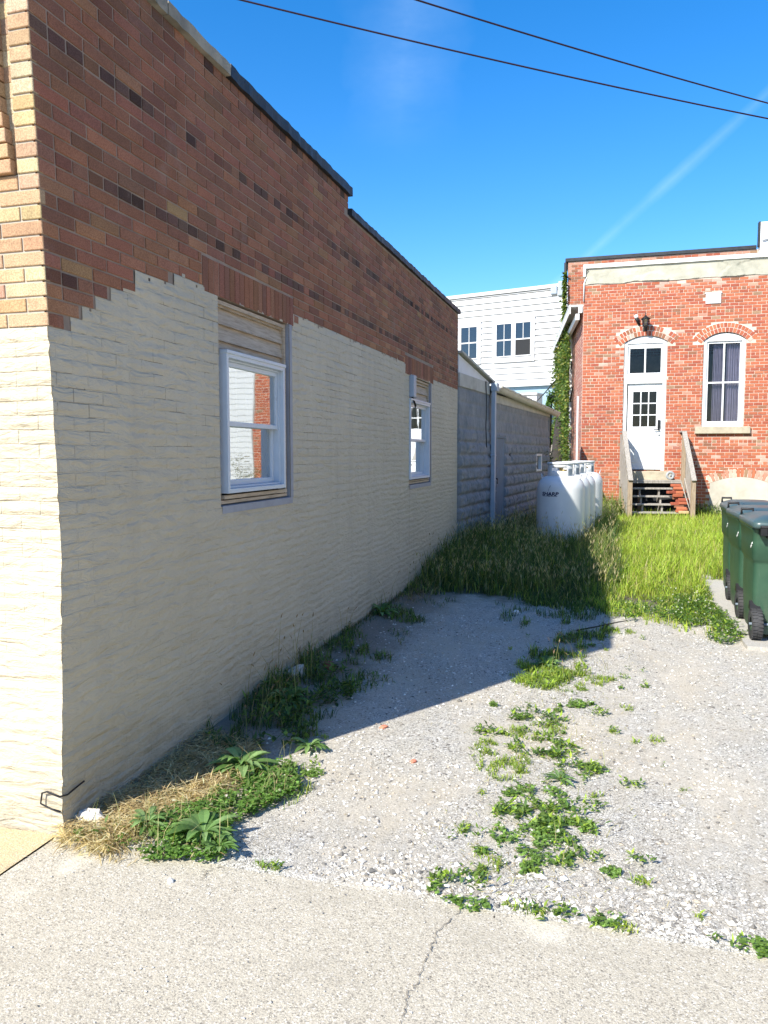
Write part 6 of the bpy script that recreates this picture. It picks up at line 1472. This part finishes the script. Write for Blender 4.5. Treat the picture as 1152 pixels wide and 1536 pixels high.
# ================================================================== STONES
def pebbles(name, n, xr, yr, smin, smax, maskf, seed, kind, label=None):
    r_ = np.random.default_rng(seed); x = r_.uniform(*xr, n); y = yr[0] + (yr[1] - yr[0]) * r_.random(n) ** 1.6; k = r_.random(n) < maskf(x, y); x, y = x[k], y[k]; n = len(x)
    s = smin + (smax - smin) * r_.random(n) ** 4
    # squashed irregular octahedra
    base = np.array([[1, 0, 0], [.3, .9, .1], [-.9, .3, 0], [-.4, -.9, .1], [.6, -.6, 0], [.1, .1, .75], [0, 0, -.5]])
    V = base[None] * (1 + r_.normal(0, .22, (n, 7, 1))) * s[:, None, None]; a = r_.uniform(0, 6.28, n); c, sn = np.cos(a)[:, None], np.sin(a)[:, None]
    X = V[:, :, 0] * c - V[:, :, 1] * sn * .75; Y = V[:, :, 0] * sn + V[:, :, 1] * c * .75; Z = V[:, :, 2] * .8
    zg = np.where(y < 2.66, .002, gz(x, y)); V = np.stack([X + x[:, None], Y + y[:, None], Z + (zg + s * .18)[:, None]], 2).reshape(-1, 3)
    i = (np.arange(n) * 7)[:, None]; F = []
    for q in range(5): F.append(np.concatenate([i + q, i + (q + 1) % 5, i + 5], 1)); F.append(np.concatenate([i + (q + 1) % 5, i + q, i + 6], 1))
    cl = np.array([(.68, .655, .60), (.77, .75, .70), (.52, .49, .44), (.32, .30, .27), (.17, .16, .145), (.46, .39, .30)])[r_.choice(6, n, p=[.27, .22, .17, .12, .14, .08])] * (1 + r_.normal(0, .06, n))[:, None]
    C = [cl for _ in F]; o = link(name, fastmesh(name, V, [np.concatenate(F)], [np.concatenate(C)], [MATS['pebble']])); return tag(o, label, None, None, kind)
def pm(x, y):
    m_ = .10 + 1.5 * np.clip(fbm(x * 2.2 + 3, y * 1.4, 51, 4) - .40, 0, 1) * 2.4 + .22 * ss(x, -.2, .6)
    m_ = m_ + .9 * np.exp(-((y - 2.82) / .16) ** 2) * ss(x, -1.35, -.8); m_ *= np.where(x < WX + .5, .35, 1); m_ = m_ + .16 * ss(y, 5, 6); m_ *= 1 - .85 * ss(y, 8.2, 9)
    return np.clip(m_, 0, 1) * (x > WX + .03)
pebbles('gravel', 42000, (-2.2, 1.9), (2.685, 8.8), .0025, .013, pm, 1, 'stuff', 'pale crushed stones strewn over the lot')
pebbles('gravel', 2600, (-1.3, 1.6), (2.69, 6.0), .009, .024, lambda x, y: np.clip(pm(x, y) - .35, 0, 1) * np.exp(-(y - 2.7) / 1.1), 2, 'stuff', 'larger pale stone chips near the sidewalk joint')
pebbles('sidewalk_grit', 4200, (-2.3, 1.0), (2.67, 1.2), .001, .0058, lambda x, y: .5 + 0 * x, 3, 'stuff', 'sparse grit on the sidewalk')
def rock(name, x, y, s, col, label, cat, flat=.6, seed=0):
    r_ = random.Random(seed); b = MB(); vs = []; n = 9; m_ = 5
    for i in range(m_ + 1):
        th = math.pi * i / m_
        for j in range(n):
            a = 2 * math.pi * j / n; k = 1 + r_.gauss(0, .12); vs.append((s[0] * math.sin(th) * math.cos(a) * k, s[1] * math.sin(th) * math.sin(a) * k, s[2] * math.cos(th) * k))
    fs = [(i * n + j, (i + 1) * n + j, (i + 1) * n + (j + 1) % n, i * n + (j + 1) % n) for i in range(m_) for j in range(n)]
    b.add(vs, fs, col=col); o = b.build(name, MATS['pebble'], None); o.location = (x, y, (0 if y < 2.68 else float(gz(x, y))) + s[2] * .45); o.rotation_euler = (0, 0, r_.uniform(0, 3)); tag(o, label, cat)
rock('rubble_stone', -2.19, 2.79, (.035, .085, .05), (.62, .58, .52), 'pale stone chunk wedged at the foot of the wall corner', 'stone', seed=1)
rock('rubble_stone', -2.07, 2.61, (.022, .015, .012), (.72, .72, .70), 'small white stone on the sidewalk beside the straw', 'stone', seed=2)
rock('rubble_stone', -1.60, 2.50, (.015, .013, .010), (.70, .70, .68), 'small white pebble alone on the sidewalk below the clover', 'stone', seed=3)
rock('rubble_stone', -2.16, 5.05, (.06, .10, .05), (.55, .52, .47), 'pale stone half hidden in weeds against the cream wall', 'stone', seed=4)
rock('brick_fragment', -1.295, 4.357, (.03, .02, .012), (.60, .24, .15), 'small red brick fragment near the shadow edge', 'brick fragment', seed=5)
rock('brick_fragment', -.996, 3.916, (.020, .016, .010), (.62, .22, .14), 'small red brick fragment out in the sunny gravel', 'brick fragment', seed=6)
rock('brick_fragment', -2.02, 5.35, (.05, .05, .04), (.30, .12, .08), 'dark red brick lump in the shaded weeds by the wall', 'brick fragment', seed=7)
rock('rubble_stone', -.92, 7.95, (.035, .03, .025), (.7, .69, .66), 'white stone at the shaded edge of the tall grass', 'stone', seed=8)
b = MB(); b.tube([(-.28, 7.15, .035), (-.10, 7.30, .05), (.08, 7.50, .06), (.17, 7.66, .045)], [.008, .007, .006, .003], 6); b.tube([(-.02, 7.38, .052), (-.06, 7.46, .06)], .003, 5); tag(b.build('dead_stick', MATS['bark']), 'dark dead stick lying across the shadow edge in the gravel', 'stick')
